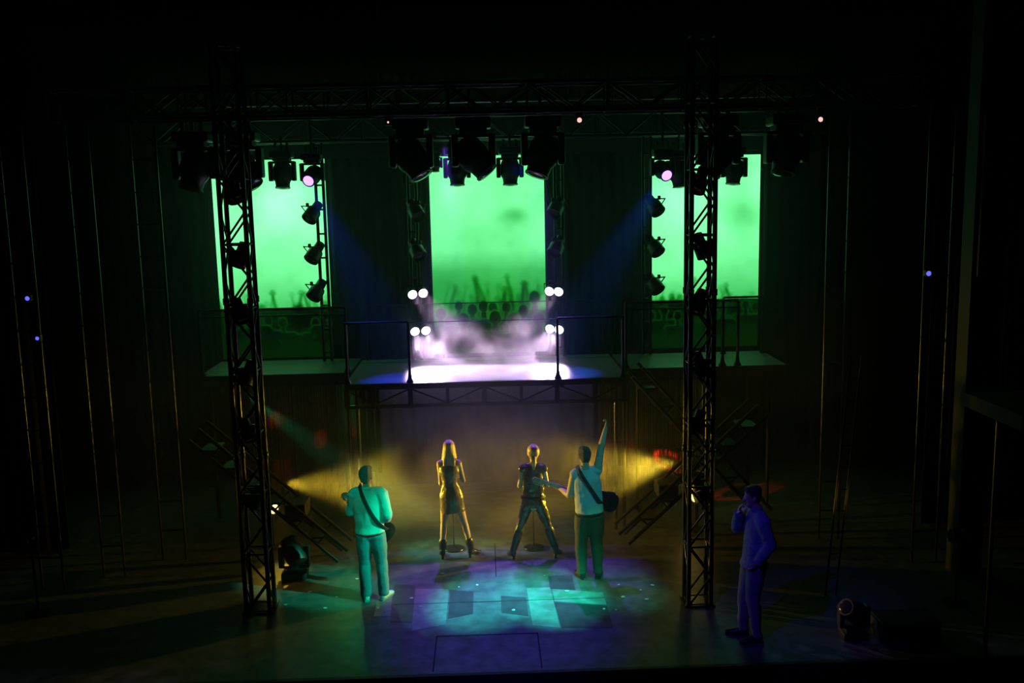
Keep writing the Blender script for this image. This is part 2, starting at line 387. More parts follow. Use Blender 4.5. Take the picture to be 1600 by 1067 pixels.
# ------------------------------------------------------------------ trusses
V3 = lambda *a: Vector(a)
def box_truss(name, label, p, q, s, bay, m, r=.025, rb=.011, cat='truss', roll=0, base=False, double=False):
    p = Vector(p); q = Vector(q); d = q - p; Ln = d.length
    t = thing(name, label, cat, p)
    t.rotation_mode = 'QUATERNION'; t.rotation_quaternion = d.to_track_quat('Z', 'Y')
    if abs(d.z) > .9 * Ln: t.rotation_mode = 'XYZ'; t.rotation_euler = (0, 0, roll)
    h = s / 2; cs = [(-h, -h), (h, -h), (h, h), (-h, h)]
    for c in cs: rod('chord', (*c, 0), (*c, Ln), r, m, t)
    n = max(1, int(round(Ln / bay))); b = Ln / n
    for i in range(n + 1):
        z = min(max(i * b, .02), Ln - .02)
        if i % 2 == 0 or i == n:
            for k in range(4): rod('cross_tube', (*cs[k], z), (*cs[(k + 1) % 4], z), rb, m, t)
    for i in range(n):
        for k in range(4):
            a, c = cs[k], cs[(k + 1) % 4]
            if (i % 2) ^ (k in (1, 2)): a, c = c, a
            rod('brace', (*a, i * b), (*c, (i + 1) * b), rb, m, t)
    # bolted couplings every two metres
    for z in np.arange(2.05, Ln - .2, 2.05):
        for c in cs: rod('coupling', (*c, z - .04), (*c, z + .04), r * 1.35, m, t)
    if abs(d.z) < .1:
        for f in (.08, .36, .64, .92): rod('chain', V3(0, 0, Ln * f), V3(0, 0, Ln * f) + t.rotation_quaternion.inverted() @ Vector((0, 0, 9.2 - p.z)), .008, M['dark'], t)
    if base:
        boxp('base_plate', (0, 0, .012), (s + .1, s + .1, .024), m, t)
    return t
TL = (-3.06, 12.13); TR = (2.70, 11.9)
box_truss('truss_tower', 'tall square steel truss tower standing at the left of the stage', (*TL, 0), (*TL, 7.2), .30, .40, M['alu'], r=.03, rb=.014, base=True)
box_truss('truss_tower', 'tall square steel truss tower standing at the right of the stage', (*TR, 0), (*TR, 7.2), .29, .40, M['alu'], r=.03, rb=.014, base=True)
box_truss('lighting_truss', 'wide horizontal lighting truss resting across the two stage towers', (-5.4, 12.6, 6.55), (5.6, 12.4, 6.55), .36, .5, M['dark'])
box_truss('lighting_truss', 'wide upstage lighting truss in front of the screens', (-6.0, 16.8, 6.5), (6.0, 16.8, 6.5), .4, .5, M['metal'])
box_truss('lighting_truss', 'middle lighting truss hung above the bridge', (-5.2, 14.0, 6.72), (5.4, 14.0, 6.72), .36, .5, M['metal'])
# thin batten that catches the green
def batten(label, y, z, x0, x1):
    t = thing('pipe_batten', label, 'pipe', (x0, y, z))
    rod('pipe', (0, 0, 0), (x1 - x0, 0, 0), .024, M['batten'], t)
    for f in (.1, .37, .63, .9): rod('cable', ((x1 - x0) * f, 0, 0), ((x1 - x0) * f, 0, 9.2 - z), .005, M['dark'], t)
M['batten'] = mat('grey_batten_pipe', (.16, .16, .16), .35, .6, .2)
batten('long thin pipe batten catching green light, above the hanging lamps', 15.8, 6.83, -5.2, 5.5)
batten('lower thin pipe batten just above the screens', 17.6, 6.40, -5.6, 5.8)

# ------------------------------------------------------------------ lamps
M['violet_lens'] = emis('glowing_violet_lens', (.42, .20, 1.0), 3.2)
M['white_lens'] = emis('glowing_white_lens', (1.0, .88, 1.0), 4)
M['amber_lens'] = emis('glowing_amber_lens', (1.0, .72, .16), 5)
M['red_led'] = emis('pink_glow', (1.0, .35, .3), 2.0)
M['blue_led'] = emis('blue_glow', (.12, .15, 1.0), 1.2)
def moving_head(label, loc, aim=(0, 0, -1), s=1.0, hang=True, lens=None, name='moving_head_light', group=None, yaw=0, top=None):
    """base box, yoke with two arms, barrel head; hangs from a pipe or stands on the floor"""
    t = thing(name, label, 'stage light', loc, (0, 0, yaw), group)
    sg = -1 if hang else 1
    bm = bmesh.new(); add_box(bm, (0, 0, sg * .05 * s), (.34 * s, .26 * s, .10 * s), None, .02 * s); add_box(bm, (0, 0, sg * .12 * s), (.26 * s, .2 * s, .05 * s), None, .01 * s)
    bm_obj('lamp_base', bm, M['housing'], t)
    for x in (-1, 1):
        bm = bmesh.new()
        add_box(bm, (x * .175 * s, 0, sg * .30 * s), (.065 * s, .13 * s, .30 * s), None, .02 * s)
        bm_obj('yoke_arm', bm, M['housing'], t)
    boxp('yoke_bar', (0, 0, sg * .165 * s), (.38 * s, .10 * s, .035 * s), M['housing'], t, .008 * s)
    c = Vector((0, 0, sg * .36 * s)); a = Vector(aim).normalized()
    a = Matrix.Rotation(-yaw, 3, 'Z') @ a
    mt = axis_mtx(c, a)
    hd = lathep('lamp_head', [(.06 * s, -.19 * s), (.12 * s, -.17 * s), (.145 * s, -.10 * s), (.148 * s, .03 * s), (.135 * s, .07 * s), (.115 * s, .10 * s), (.105 * s, .18 * s), (.115 * s, .185 * s), (.115 * s, .20 * s), (.095 * s, .20 * s)], M['housing'], t, 20, mt)
    lathep('lens', [(.09 * s, .195 * s), (.09 * s, .204 * s), (.05 * s, .215 * s), (.005, .218 * s)], lens or M['glass'], hd, 20, mt)
    if hang:
        for x in (-.09, .09):
            bm = bmesh.new(); add_box(bm, (x * s, 0, .04 * s), (.03 * s, .05 * s, .08 * s)); lathe(bm, [(.036, -.02), (.036, .02)], 12, Matrix.Translation((x * s, 0, .09 * s)) @ Matrix.Rotation(R(90), 4, 'Y'))
            bm_obj('clamp', bm, M['metal'], t)
        if top: rod('drop_pipe', (0, 0, .02), (0, 0, top - loc[2]), .02, M['metal'], t); boxp('hook', (0, 0, top - loc[2] + .025), (.06, .07, .10), M['metal'], t, .01)
    return t
def par_can(label, loc, aim, s=1.0, lens=None, group=None, stand=False, name='par_can_light'):
    t = thing(name, label, 'stage light', loc, (0, 0, 0), group); a = Vector(aim).normalized(); mt = axis_mtx((0, 0, 0), a)
    can = lathep('can', [(.004, -.172 * s), (.035 * s, -.17 * s), (.06 * s, -.16 * s), (.065 * s, -.06 * s), (.095 * s, -.02 * s), (.10 * s, .12 * s), (.093 * s, .12 * s), (.088 * s, .02 * s), (.01, .0)], M['housing'], t, 20, mt, cap=False)
    lathep('lens', [(.088 * s, .085 * s), (.088 * s, .095 * s), (.05 * s, .105 * s), (.004, .11 * s)], lens or M['glass'], can, 20, mt)
    side = a.cross(Vector((0, 0, 1)));
    if side.length < .2: side = Vector((1, 0, 0))
    side.normalize(); up = side.cross(a)
    bm = bmesh.new(); k = .118 * s
    tube(bm, [tuple(side * k) + (.008, .008), tuple(side * k + up * .12 * s) + (.012, .012), tuple(-side * k + up * .12 * s) + (.012, .012), tuple(-side * k) + (.012, .012)], 6, 1)
    bm_obj('yoke', bm, M['metal'], t)
    bm = bmesh.new(); add_box(bm, tuple(up * .14 * s), (.05, .05, .07), None, .01); bm_obj('clamp', bm, M['metal'], t)
    if stand:
        rod('stand_pole', (0, 0, -loc[2] + .02), (0, 0, 0), .018, M['metal'], t); lathep('stand_base', [(.16, -loc[2]), (.16, -loc[2] + .015), (.03, -loc[2] + .04)], M['metal'], t, 20)
    return t
# upstage row on the rear truss (seen against the screens)
moving_head('hanging moving head lamp against the left screen beside the violet lamp', (-3.36, 16.6, 6.14), (0, -.2, -1), 1.1, top=6.30)
moving_head('hanging moving head lamp at the left in front of the centre screen', (-.41, 16.6, 6.14), (0, -.15, -1), 1.12, top=6.30)
moving_head('hanging moving head lamp at the right in front of the centre screen', (.49, 16.6, 6.13), (0, -.15, -1), 1.12, top=6.30)
moving_head('small hanging lamp at the top left corner of the centre screen', (-.82, 17.6, 6.12), (0, -.1, -1), .62, top=6.4)
moving_head('hanging moving head lamp against the right screen, right of the tower', (4.33, 16.6, 6.05), (-.1, -.15, -1), 1.1, top=6.30)
moving_head('hanging lamp over the right screen just left of the right tower', (3.38, 16.6, 6.02), (.1, -.1, -1), 1.1, top=6.30)
# nearer, larger lamps
moving_head('large dark moving head hanging behind the left tower over the left screen', (-3.36, 13.84, 6.30), (.5, -.3, -.8), 1.45, top=6.50)
moving_head('large dark moving head at the far left corner of the left screen', (-4.02, 13.84, 6.30), (-.2, -.2, -.9), 1.45, top=6.50)
moving_head('large dark moving head hanging at the middle of the centre screen', (-.10, 13.84, 6.42), (.65, -.25, -.8), 1.5, top=6.50)
moving_head('large dark moving head overlapping the top left of the centre screen', (-.98, 13.84, 6.42), (.45, -.2, -.8), 1.5, top=6.50)
moving_head('large dark moving head overlapping the top right of the centre screen', (.88, 13.84, 6.42), (-.3, -.2, -.85), 1.5, top=6.50)
moving_head('large dark moving head beside the right tower at the top of the right screen', (3.38, 13.84, 6.38), (-.5, -.2, -.9), 1.5, top=6.50)
moving_head('large dark moving head at the far right corner of the right screen', (4.36, 13.84, 6.38), (-.2, -.2, -.9), 1.5, top=6.50)
moving_head('glowing violet moving head lamp over the left screen', (-2.72, 15.8, 6.05), (-.25, -1, -.5), .95, lens=M['violet_lens'], top=6.83)
moving_head('glowing violet moving head lamp over the right screen, left of the tower', (2.95, 15.8, 6.02), (.25, -1, -.5), .95, lens=M['violet_lens'], top=6.83)
spot((-2.73, 15.45, 5.62), (-1.5, 15.0, 3.2), 1200, (.03, .05, 1.0), 30, 1)
spot((2.9, 15.45, 5.6), (1.4, 15.2, 3.2), 1200, (.02, .12, 1.0), 30, 1)
spot((.08, 14.4, 6.66), (.50, 16.0, 5.95), 260, (.05, .05, 1.0), 5, .5)

# vertical booms of side lamps
def boom(label, x, y, z0, z1, lo, zs, dirx, llabel):
    t = thing('lamp_boom', label, 'pipe stand', (x, y, z0))
    rod('pipe', (0, 0, 0), (0, 0, z1 - z0), .028, M['metal'], t)
    rod('pipe', (.13 * -dirx, 0, 0), (.13 * -dirx, 0, z1 - z0), .028, M['metal'], t)
    for z in np.arange(.15, z1 - z0, .42): rod('rung', (0, 0, z), (.13 * -dirx, 0, z), .016, M['metal'], t)
    for z, lb in zip(zs, llabel):
        par_can(lb, (x + dirx * lo, y - .06, z), (dirx * .45, -.7, -.8), 1.35)
boom('vertical twin-pipe lamp boom at the right edge of the left screen', -2.88, 17.0, 2.48, 6.3, .06, (5.10, 4.40, 3.74), -1,
     ['highest par can on the boom beside the left screen', 'middle par can on the boom beside the left screen', 'lowest par can on the boom beside the left screen'])
boom('vertical twin-pipe lamp boom at the left edge of the right screen', 2.93, 16.8, 2.48, 6.3, .05, (5.10, 4.40, 3.74), 1,
     ['highest par can on the boom beside the right screen', 'middle par can on the boom beside the right screen', 'lowest par can on the boom beside the right screen'])
boom('vertical twin-pipe lamp boom at the left edge of the centre screen', -1.14, 16.86, 2.48, 6.35, -.02, (5.1, 4.42), 1,
     ['upper unlit par can at the left edge of the centre screen', 'lower unlit par can at the left edge of the centre screen'])
boom('vertical twin-pipe lamp boom at the right edge of the centre screen', 1.27, 16.86, 2.48, 6.35, -.02, (5.1, 4.42), -1,
     ['upper unlit par can at the right edge of the centre screen', 'lower unlit par can at the right edge of the centre screen'])
bl = [(-1.27, 3.68, 'left', 'upper', 'outer'), (-1.085, 3.70, 'left', 'upper', 'inner'), (-1.25, 3.03, 'left', 'lower', 'outer'), (-1.06, 3.04, 'left', 'lower', 'inner'),
      (1.32, 3.67, 'right', 'upper', 'outer'), (1.16, 3.68, 'right', 'upper', 'inner'), (1.32, 3.0, 'right', 'lower', 'outer'), (1.16, 3.02, 'right', 'lower', 'inner')]
for x, z, sd, lv, io in bl:
    dx = .55 if sd == 'left' else -.55
    par_can(f'dazzling white {lv} {io} blinder lamp on the {sd} side of the bridge', (x, 16.75, z), (dx * .5, -1, -.25), .9, lens=M['white_lens'])
    tgt = (x + dx * .7, 15.6, 2.48) if lv == 'lower' else (x + dx * 1.9, 15.7, 2.6)
    spot((x + dx * .05, 16.62, z - .02), tgt, 560 if sd == 'left' else 330, PINKWHITE, 46 if lv == 'lower' else 40, .8, .05)

# ------------------------------------------------------------------ bridge
M['deck'] = mat('pale_deck_boards', (.20, .195, .20), .38, 0, .3, 2.5, .15, 30, stretch=(1, 14, 1))
M['deckd'] = mat('dark_deck_boards', (.05, .05, .05), .5, 0, .3, 3)
br = thing('bridge_platform', 'raised steel truss bridge with a brightly lit deck', 'platform', (0, 14.7, 0))
ZD = 2.48
boxp('deck', (0, 1.12, ZD - .03), (4.40, 2.24, .06), M['deck'], br)
for x in (-1.2, 0, 1.2): boxp('joist', (x, 1.2, ZD - .11), (.06, 2.0, .10), M['dark'], br)
def beam(y, m):
    boxp('top_rail', (0, y, ZD - .045), (4.42, .06, .09), m, br)
    boxp('bottom_rail', (0, y, ZD - .36), (4.42, .05, .05), m, br)
    xs = [-2.18, -1.75, -1.19, -.61, -.04, .54, 1.10, 1.68, 2.15]
    for i, x in enumerate(xs): boxp('upright', (x, y, ZD - .21), (.05 if i % 2 else .075, .045, .30), m, br)
    for i in range(len(xs) - 1):
        a, b = xs[i], xs[i + 1]
        za, zb = (ZD - .33, ZD - .09) if i % 2 else (ZD - .09, ZD - .33)
        if i == 0: za, zb = ZD - .09, ZD - .33
        rod('diagonal', (a, y, za), (b, y, zb), .013, m, br)
beam(0, M['metal'])
beam(1.9, M['metal'])
for x in (-2.16, -2.02, 2.02, 2.15):
    for y in (0.02, 2.1): rod('column', (x, y, 0), (x, y, ZD - .06), .03, M['alu'], br)
# railings on bridge
def railing(label, pts, z0, h, posts, m, r=.02, extra=(), name='railing'):
    t = thing(name, label, 'railing', (pts[0][0], pts[0][1], z0))
    o = Vector((pts[0][0], pts[0][1], 0))
    for a, b in zip(pts, pts[1:]):
        for zz in (h,) + tuple(extra):
            rod('rail', Vector((*a, zz)) - o, Vector((*b, zz)) - o, r if zz == h else r * .6, m, t)
    for p in posts:
        rod('post', Vector((*p, 0)) - o, Vector((*p, h)) - o, r * 1.1, m, t)
        lathep('post_foot', [(r * 3, 0), (r * 2.8, .02), (r * 1.7, .06), (r * 1.2, .14)], m, t, 12, Matrix.Translation(Vector((*p, 0)) - o))
    return t
railing('black front railing on the left part of the bridge', [(-2.18, 14.75), (-1.19, 14.75)], ZD, .95, [(-2.16, 14.75), (-1.19, 14.75)], M['metal'])
railing('black front railing on the right part of the bridge', [(1.12, 14.75), (2.16, 14.75)], ZD, .95, [(1.12, 14.75), (2.14, 14.75)], M['metal'])
tag(rod('safety_cable', (-1.19, 14.75, ZD + .94), (1.12, 14.75, ZD + .94), .006, M['metal']), 'thin safety cable strung between the two inner bridge posts', 'cable')
railing('rear railing along the back edge of the bridge', [(-2.1, 16.93), (2.1, 16.93)], ZD, .98, [(-2.1, 16.93), (2.1, 16.93)], M['metal'], .009)
# side decks
for sx, lb in ((-1, 'left'), (1, 'right')):
    x0, x1 = (-4.75, -2.25) if sx < 0 else (2.25, 4.95)
    yf = 15.75 if sx < 0 else 15.45
    t = thing('side_platform', f'dark raised side platform under the {lb} screen', 'platform', ((x0 + x1) / 2, yf, 0))
    boxp('deck', (0, .7, ZD - .03), (x1 - x0, 1.4, .06), M['deckd'], t)
    boxp('fascia', (0, -.01, ZD - .10), (x1 - x0, .03, .20), M['dark'], t)
    for x in (-1.1, 0, 1.1): rod('leg', (x, .1, 0), (x, .1, ZD - .06), .03, M['metal'], t); 
    for x in (-1.1, 0, 1.1): rod('leg', (x, 1.3, 0), (x, 1.3, ZD - .06), .03, M['metal'], t)
    px = [(-4.7, yf + .05), (-4.1, yf + .05), (-2.3, yf + .05)] if sx < 0 else [(2.3, yf + .05), (3.9, yf + .05), (4.15, yf + .05)]
    railing(f'black double-bar railing on the {lb} side platform', [px[0], px[-1]], ZD, 1.08, px, M['metal'], .022, extra=(.97,))
    if sx > 0: railing('short outer railing at the far end of the right side platform', [(4.2, yf + 1.2), (4.9, yf + 1.2)], ZD, 1.0, [(4.2, yf + 1.2), (4.9, yf + 1.2)], M['metal'], .018)

# under the bridge: back wall cloth, string curtains
M['backcloth'] = mat('grey_backcloth', (.16, .15, .15), .9, 0, .2, 2)
drape('back_cloth', -2.0, 2.0, 17.5, 0, 2.3, M['backcloth'], 'dim grey backcloth hanging under the bridge behind the singers', depth=.02)
M['string'] = mat('string_curtain', (.16, .15, .14), .8, 0, .3)
for x0, x1, y, lb in ((-3.9, -2.1, 15.65, 'left'), (1.85, 3.75, 15.62, 'right')):
    bm = bmesh.new(); x = x0
    while x < x1:
        wd = random.uniform(.004, .01)
        add_box(bm, (x, y + random.uniform(-.02, .02), 1.15), (wd, .006, 2.3)); x += random.uniform(.016, .034)
    tag(bm_obj('string_curtain', bm, M['string']), f'hanging string curtain under the {lb} end of the bridge, spotted with red light', 'curtain', kind='stuff')

# red pattern lights on the string curtains
spot((1.95, 15.0, 1.5), (3.02, 15.6, .86), 1000, RED, 20, .1, .01, ring=(.088, .034))
for tx, tz, e, an in ((2.02, 1.09, 1100, 2.4), (2.31, 1.19, 500, 2.0), (2.36, 1.0, 900, 2.4)): spot((tx * .9, 14.75, 2.3), (tx, 15.6, tz), e * .045, RED, an * 5, .4, .01)
for tx, tz, e, an in ((-2.23, 1.49, 900, 1.5), (-2.39, .91, 1100, 2.4), (-2.16, .94, 1100, 2.4), (-3.46, .86, 900, 2.2), (-2.79, 1.39, 900, 2.2), (-3.5, 1.74, 900, 2.8)): spot((tx * .9, 14.75, 2.3), (tx, 15.65, tz), e * .045, RED, an * 5, .4, .01)
# amber low side lights
par_can('upper glowing amber lamp low beside the left tower', (-3.36, 14.4, .84), (.7, -.7, -.1), .85, lens=M['amber_lens'], stand=True)
par_can('lower glowing amber lamp low beside the left tower', (-3.38, 14.4, .64), (.7, -.75, -.1), .85, lens=M['amber_lens'], stand=True)
par_can('upper glowing amber lamp low behind the right tower', (3.27, 14.6, .80), (-.7, -.7, -.1), 1.5, lens=M['amber_lens'], stand=True)
par_can('lower glowing amber lamp low behind the right tower', (3.30, 14.6, .55), (-.7, -.7, -.1), .8, lens=M['amber_lens'], stand=True)
spot((-3.15, 14.45, 1.0), (0, 14.0, .95), 1150, AMBER, 50, .9, .05)
spot((3.0, 14.64, 1.1), (0, 13.8, 1.0), 1150, AMBER, 48, .9, .05)
spot((-3.05, 13.9, .85), (-3.0, 13.3, .0), 50, AMBER, 60, .9, .05)
spot((-5.9, 12.2, .9), (-3.1, 12.13, 1.9), 18, AMBER, 40, .9, .05)
spot((5.9, 11.6, .9), (2.8, 11.9, 1.9), 18, AMBER, 40, .9, .05)
spot((3.0, 12.6, .9), (4.5, 11.95, 1.7), 30, AMBER, 40, .9, .05)
# wing shin lamps that streak the chrome pipes with gold
par_can('unlit-looking shin lamp low in the left wing', (-6.0, 12.2, .9), (.9, 0, .1), .9, stand=True)
par_can('unlit-looking shin lamp low in the right wing', (6.0, 11.6, .9), (-.9, 0, .1), .9, stand=True)
# green beam in the mist at left
spot((-3.7, 14.6, 2.38), (-2.0, 14.3, 1.1), 900, (0.01, .9, .38), 20, .9, .03)
spot((-2.3, 15.3, 2.38), (-1.9, 14.4, 1.5), 70, (0.01, .9, .25), 50, .9, .05)

M['lilac_lens'] = emis('dim_lilac_lens', (.75, .6, 1.0), .55)
for x, lb in ((-1.0, 'leftmost'), (-.35, 'second from left'), (.12, 'third from left'), (.72, 'rightmost')):
    par_can(f'{lb} small lilac lamp slung under the bridge deck', (x, 15.6, 2.30), (.1, -.9, -.35), .65, lens=M['lilac_lens'])
# ------------------------------------------------------------------ inclined stair trusses at both sides
def stair(label, p_low, p_high, wdt, m, boxed):
    """ladder-like escape stair: two near stringers and one far rail, flat treads between"""
    t = thing('stair_truss', label, 'stairs', (p_low[0], p_low[1], 0))
    a = Vector((0, 0, .06)); b = Vector((p_high[0] - p_low[0], 0, p_high[2])); d = b - a; dn = d.normalized()
    up = Vector((0, 1, 0)).cross(dn); up = up if up.z > 0 else -up
    off = up * .22; far = Vector((0, wdt, 0))
    for o_, nm in ((Vector(), 'stringer'), (off, 'stringer'), (far, 'stringer'), (far + off, 'handrail')):
        q = a + o_; w_ = b + o_
        bm = bmesh.new(); mid = (q + w_) / 2; ang = math.atan2(d.z, d.x)
        add_box(bm, mid, (d.length, .035, .055), Matrix.Rotation(-ang, 3, 'Y') if False else None)
        bm.free()
        rod(nm, q, w_, .03, m, t)
    n = int(d.length / .36)
    for i in range(1, n):
        c = a + d * (i / n)
        sx = 1 if d.x > 0 else -1
        boxp('tread', c + far / 2 + Vector((sx * .02, 0, .1)), (.26, wdt, .03), m, t)
        rod('strut', c, c + off, .014, m, t); rod('strut', c + far, c + far + off, .014, m, t)
    if boxed:
        c = a + d * boxed
        boxp('junction_box', c + off * .7 + Vector((.0, .22, .02)), (.30, .42, .20), M['dark'], t, .01)
    return t
stair('black inclined stair frame rising left behind the left tower', (-2.25, 13.55, 0), (-4.3, 13.55, 1.95), .45, M['metal'], .34)
stair('black inclined stair frame rising right behind the right tower', (2.1, 13.9, 0), (4.2, 13.9, 2.0), .45, M['metal'], .34)
stair('steep dark stair from the right end of the bridge down behind the right tower', (4.4, 14.86, 0), (2.3, 14.86, 2.45), .45, M['metal'], 0)
# floor lamp on the left behind the tower
moving_head('dark moving head lamp standing on the floor beside the amber glow', (-2.80, 13.15, 0), (-.4, .5, .6), 1.05, hang=False)

# lamps inside the towers
for (tx, ty), side in ((TL, 'left'), (TR, 'right')):
    for i, (z, nm) in enumerate(((5.45, 'topmost'), (4.65, 'second from top'), (3.95, 'third from top'), (3.15, 'fourth from top'), (2.4, 'fifth from top'), (1.5, 'lowest'))):
        par_can(f'{nm} black par can hung inside the {side} truss tower', (tx + (.02 if i % 2 else -.02), ty, z), ((-.3 if i % 2 else .4) * (1 if side == 'left' else -1), -.4, -.9), 1.1)

# dim stage pipes in the wings
def ladder(label, a, b, wd, n, m, r=.022, name='pipe_ladder', cat='ladder'):
    a = Vector(a); b = Vector(b); t = thing(name, label, cat, a); d = b - a
    sx = Vector((wd, 0, 0))
    rod('side_rail', (0, 0, 0), d, r, m, t); rod('side_rail', sx, sx + d, r, m, t)
    for i in range(1, n): rod('rung', d * (i / n), sx + d * (i / n), r * .6, m, t)
    return t
ladder('tall narrow pipe ladder leaning in the right wing, streaked with gold', (4.42, 11.95, 0), (4.66, 11.95, 3.2), .14, 11, M['alu'], .014)
ladder('dim pipe ladder tower at the far left of the stage', (-6.3, 13.0, 0), (-6.3, 13.0, 6.4), .3, 14, M['alu'], .018)
ladder('dim pipe ladder tower in the left wing nearest the left tower', (-4.95, 14.0, 0), (-4.95, 14.0, 6.4), .35, 14, M['alu'], .018)
ladder('dim pipe ladder tower in the right wing nearest the right screen', (5.05, 14.0, 0), (5.05, 14.0, 6.4), .3, 14, M['alu'], .018)
ladder('dim pipe ladder tower at the far right of the stage', (6.05, 13.0, 0), (6.05, 13.0, 6.4), .35, 14, M['alu'], .018)
ladder('middle dim pipe ladder tower of the left wing', (-5.6, 13.4, 0), (-5.6, 13.4, 6.4), .3, 14, M['alu'], .018)
# right balcony edge
bx = thing('side_balcony', 'dark side balcony with thin posts at the right', 'balcony', (5.6, 9.9, 0))
boxp('balcony_slab', (1.6, 0, 2.95), (3.6, 1.2, .16), M['wall'], bx)
for x in (.05, .9, 1.9): rod('post', (x, .3, -.0), (x, .3, 2.87), .025, M['alu'], bx)
rod('brace', (.05, .3, 2.5), (.9, .3, 2.2), .015, M['alu'], bx)
for x in (1.0, 1.8): rod('rail_post', (x, -.5, 3.03), (x, -.5, 4.05), .02, M['alu'], bx)
rod('hand_rail', (1.0, -.5, 4.05), (3.2, -.5, 4.05), .02, M['alu'], bx)
bx = thing('side_balcony', 'dark side balcony with a sloping rail at the left', 'balcony', (-5.6, 9.9, 0))
boxp('balcony_slab', (-1.6, 0, 2.75), (3.2, 1.2, .16), M['wall'], bx)
for x in (-.05, -1.2): rod('post', (x, .3, 0), (x, .3, 2.67), .025, M['alu'], bx)
rod('hand_rail', (-.1, -.5, 3.0), (-2.2, -.5, 3.9), .02, M['alu'], bx)
M['pillar'] = mat('pale_pillar', (.10, .11, .09), .6, 0, .2)
t = thing('proscenium_pillar', 'dark pillar with a narrow greenish strip at the right', 'pillar', (6.6, 12.5, 0)); boxp('shaft', (0, .1, 4.6), (.35, .3, 9.2), M['wall'], t); boxp('strip', (-.06, -.07, 5.2), (.11, .05, 2.1), M['pillar'], t)

# small glints of equipment lights
def pilot(x, y, z, m, lb, s=.03, hz=0.0):
    t = thing('pilot_lamp', lb, 'light', (x, y, z))
    boxp('case', (0, .05, hz), (.08, .08, .08 + abs(hz) * 2), M['dark'], t, .01)
    lathep('lens', [(s, 0), (s * .8, .012), (.003, .018)], m, t, 12, axis_mtx((0, .01, 0), (0, -1, 0)))
pilot(1.25, 12.30, 6.25, M['red_led'], 'small pink glowing lamp on the truss right of the centre', .03, .09)
pilot(4.3, 12.27, 6.2, M['red_led'], 'small pink glowing lamp on the truss at the far right', .03, .10)
pilot(-1.15, 12.33, 6.27, M['red_led'], 'faint pink pilot lamp on the truss above the left part of the stage', .012, .08)
pilot(6.07, 12.90, 4.16, M['blue_led'], 'small blue glowing lamp high in the right wing', .035)
pilot(-6.08, 12.90, 4.11, M['blue_led'], 'small blue glowing lamp high in the left wing', .03)
pilot(-6.0, 12.90, 3.57, M['blue_led'], 'lower small blue glowing lamp in the left wing', .025)

# floor kit at lower right
moving_head('dark moving head lamp on the stage floor right of the man in denim', (4.33, 10.75, 0), (-.7, -.4, .5), .9, hang=False)
t = thing('flight_case', 'low black equipment case on the floor at lower right', 'case', (4.95, 10.75, 0))
boxp('case_body', (0, 0, .10), (.7, .4, .2), M['dark'], t, .01); boxp('lid', (0, 0, .225), (.7, .4, .04), M['metal'], t, .01); boxp('handle', (0, -.21, .12), (.14, .02, .03), M['alu'], t)

# ------------------------------------------------------------------ microphone stands
def mic_stand(label, x, y):
    t = thing('microphone_stand', label, 'microphone stand', (x, y, 0))
    lathep('base', [(.15, 0), (.155, .012), (.15, .022), (.05, .035), (.02, .05)], M['alu'], t, 28)
    rod('pole', (0, 0, .04), (0, 0, .95), .012, M['metal'], t); rod('pole', (0, 0, .93), (0, 0, 1.36), .008, M['metal'], t)
    lathep('clutch', [(.014, .9), (.02, .91), (.02, .98), (.014, .99)], M['metal'], t, 14)
    mc = lathep('microphone', [(.012, 0), (.016, .12), (.024, .14), (.026, .165), (.018, .19), (.004, .197)], M['metal'], t, 16, axis_mtx((0, .02, 1.36), (0, -.6, .35)))
    boxp('clip', (0, 0, 1.365), (.03, .04, .03), M['rubber'], t)
mic_stand('round-base microphone stand in front of the woman in the short dress', -.56, 14.06)
mic_stand('round-base microphone stand in front of the woman in trousers', .66, 14.0)

# ------------------------------------------------------------------ people
M['skin'] = mat('skin', (.55, .36, .27), .5, 0, .08, 30)
M['eye'] = mat('eye_white', (.7, .7, .68), .2); M['lip'] = mat('lip', (.4, .16, .14), .5)
M['blond'] = mat('blond_hair', (.60, .44, .20), .42, 0, .35, 40, .5, 90, stretch=(1, 1, .12))
M['brown'] = mat('brown_hair', (.09, .06, .04), .45, 0, .4, 60, .8, 120)
M['greyhair'] = mat('short_greying_hair', (.22, .21, .2), .45, 0, .4, 60, .9, 110)
M['shirt'] = mat('pale_cotton_shirt', (.50, .52, .51), .8, 0, .06, 8, .5, 7, stretch=(1.5, 1, .6))
M['tee'] = mat('pale_sleeveless_tee', (.50, .52, .52), .8, 0, .06, 8, .5, 7)
M['jeans'] = mat('jeans_denim', (.17, .2, .25), .85, 0, .06, 12, .3, 8)
M['dpants'] = mat('dark_trousers', (.055, .06, .055), .75, 0, .1, 12, .5, 8)
M['satin'] = mat('dark_satin_dress', (.13, .12, .10), .33, .2, .15, 8, .9, 10)
M['leather'] = mat('black_leather', (.06, .055, .05), .3, .1, .2, 14, 1.0, 14)
M['boot'] = mat('black_boot', (.02, .02, .02), .35, 0, .2, 20, .4, 30)
M['sneaker'] = mat('white_sneaker', (.65, .66, .65), .6, 0, .08, 20)
M['denim'] = mat('blue_denim_jacket', (.20, .22, .36), .8, 0, .2, 25, .9, 10)
M['strap'] = mat('dark_strap', (.025, .03, .03), .6)
M['sole'] = mat('shoe_sole', (.3, .3, .3), .7)

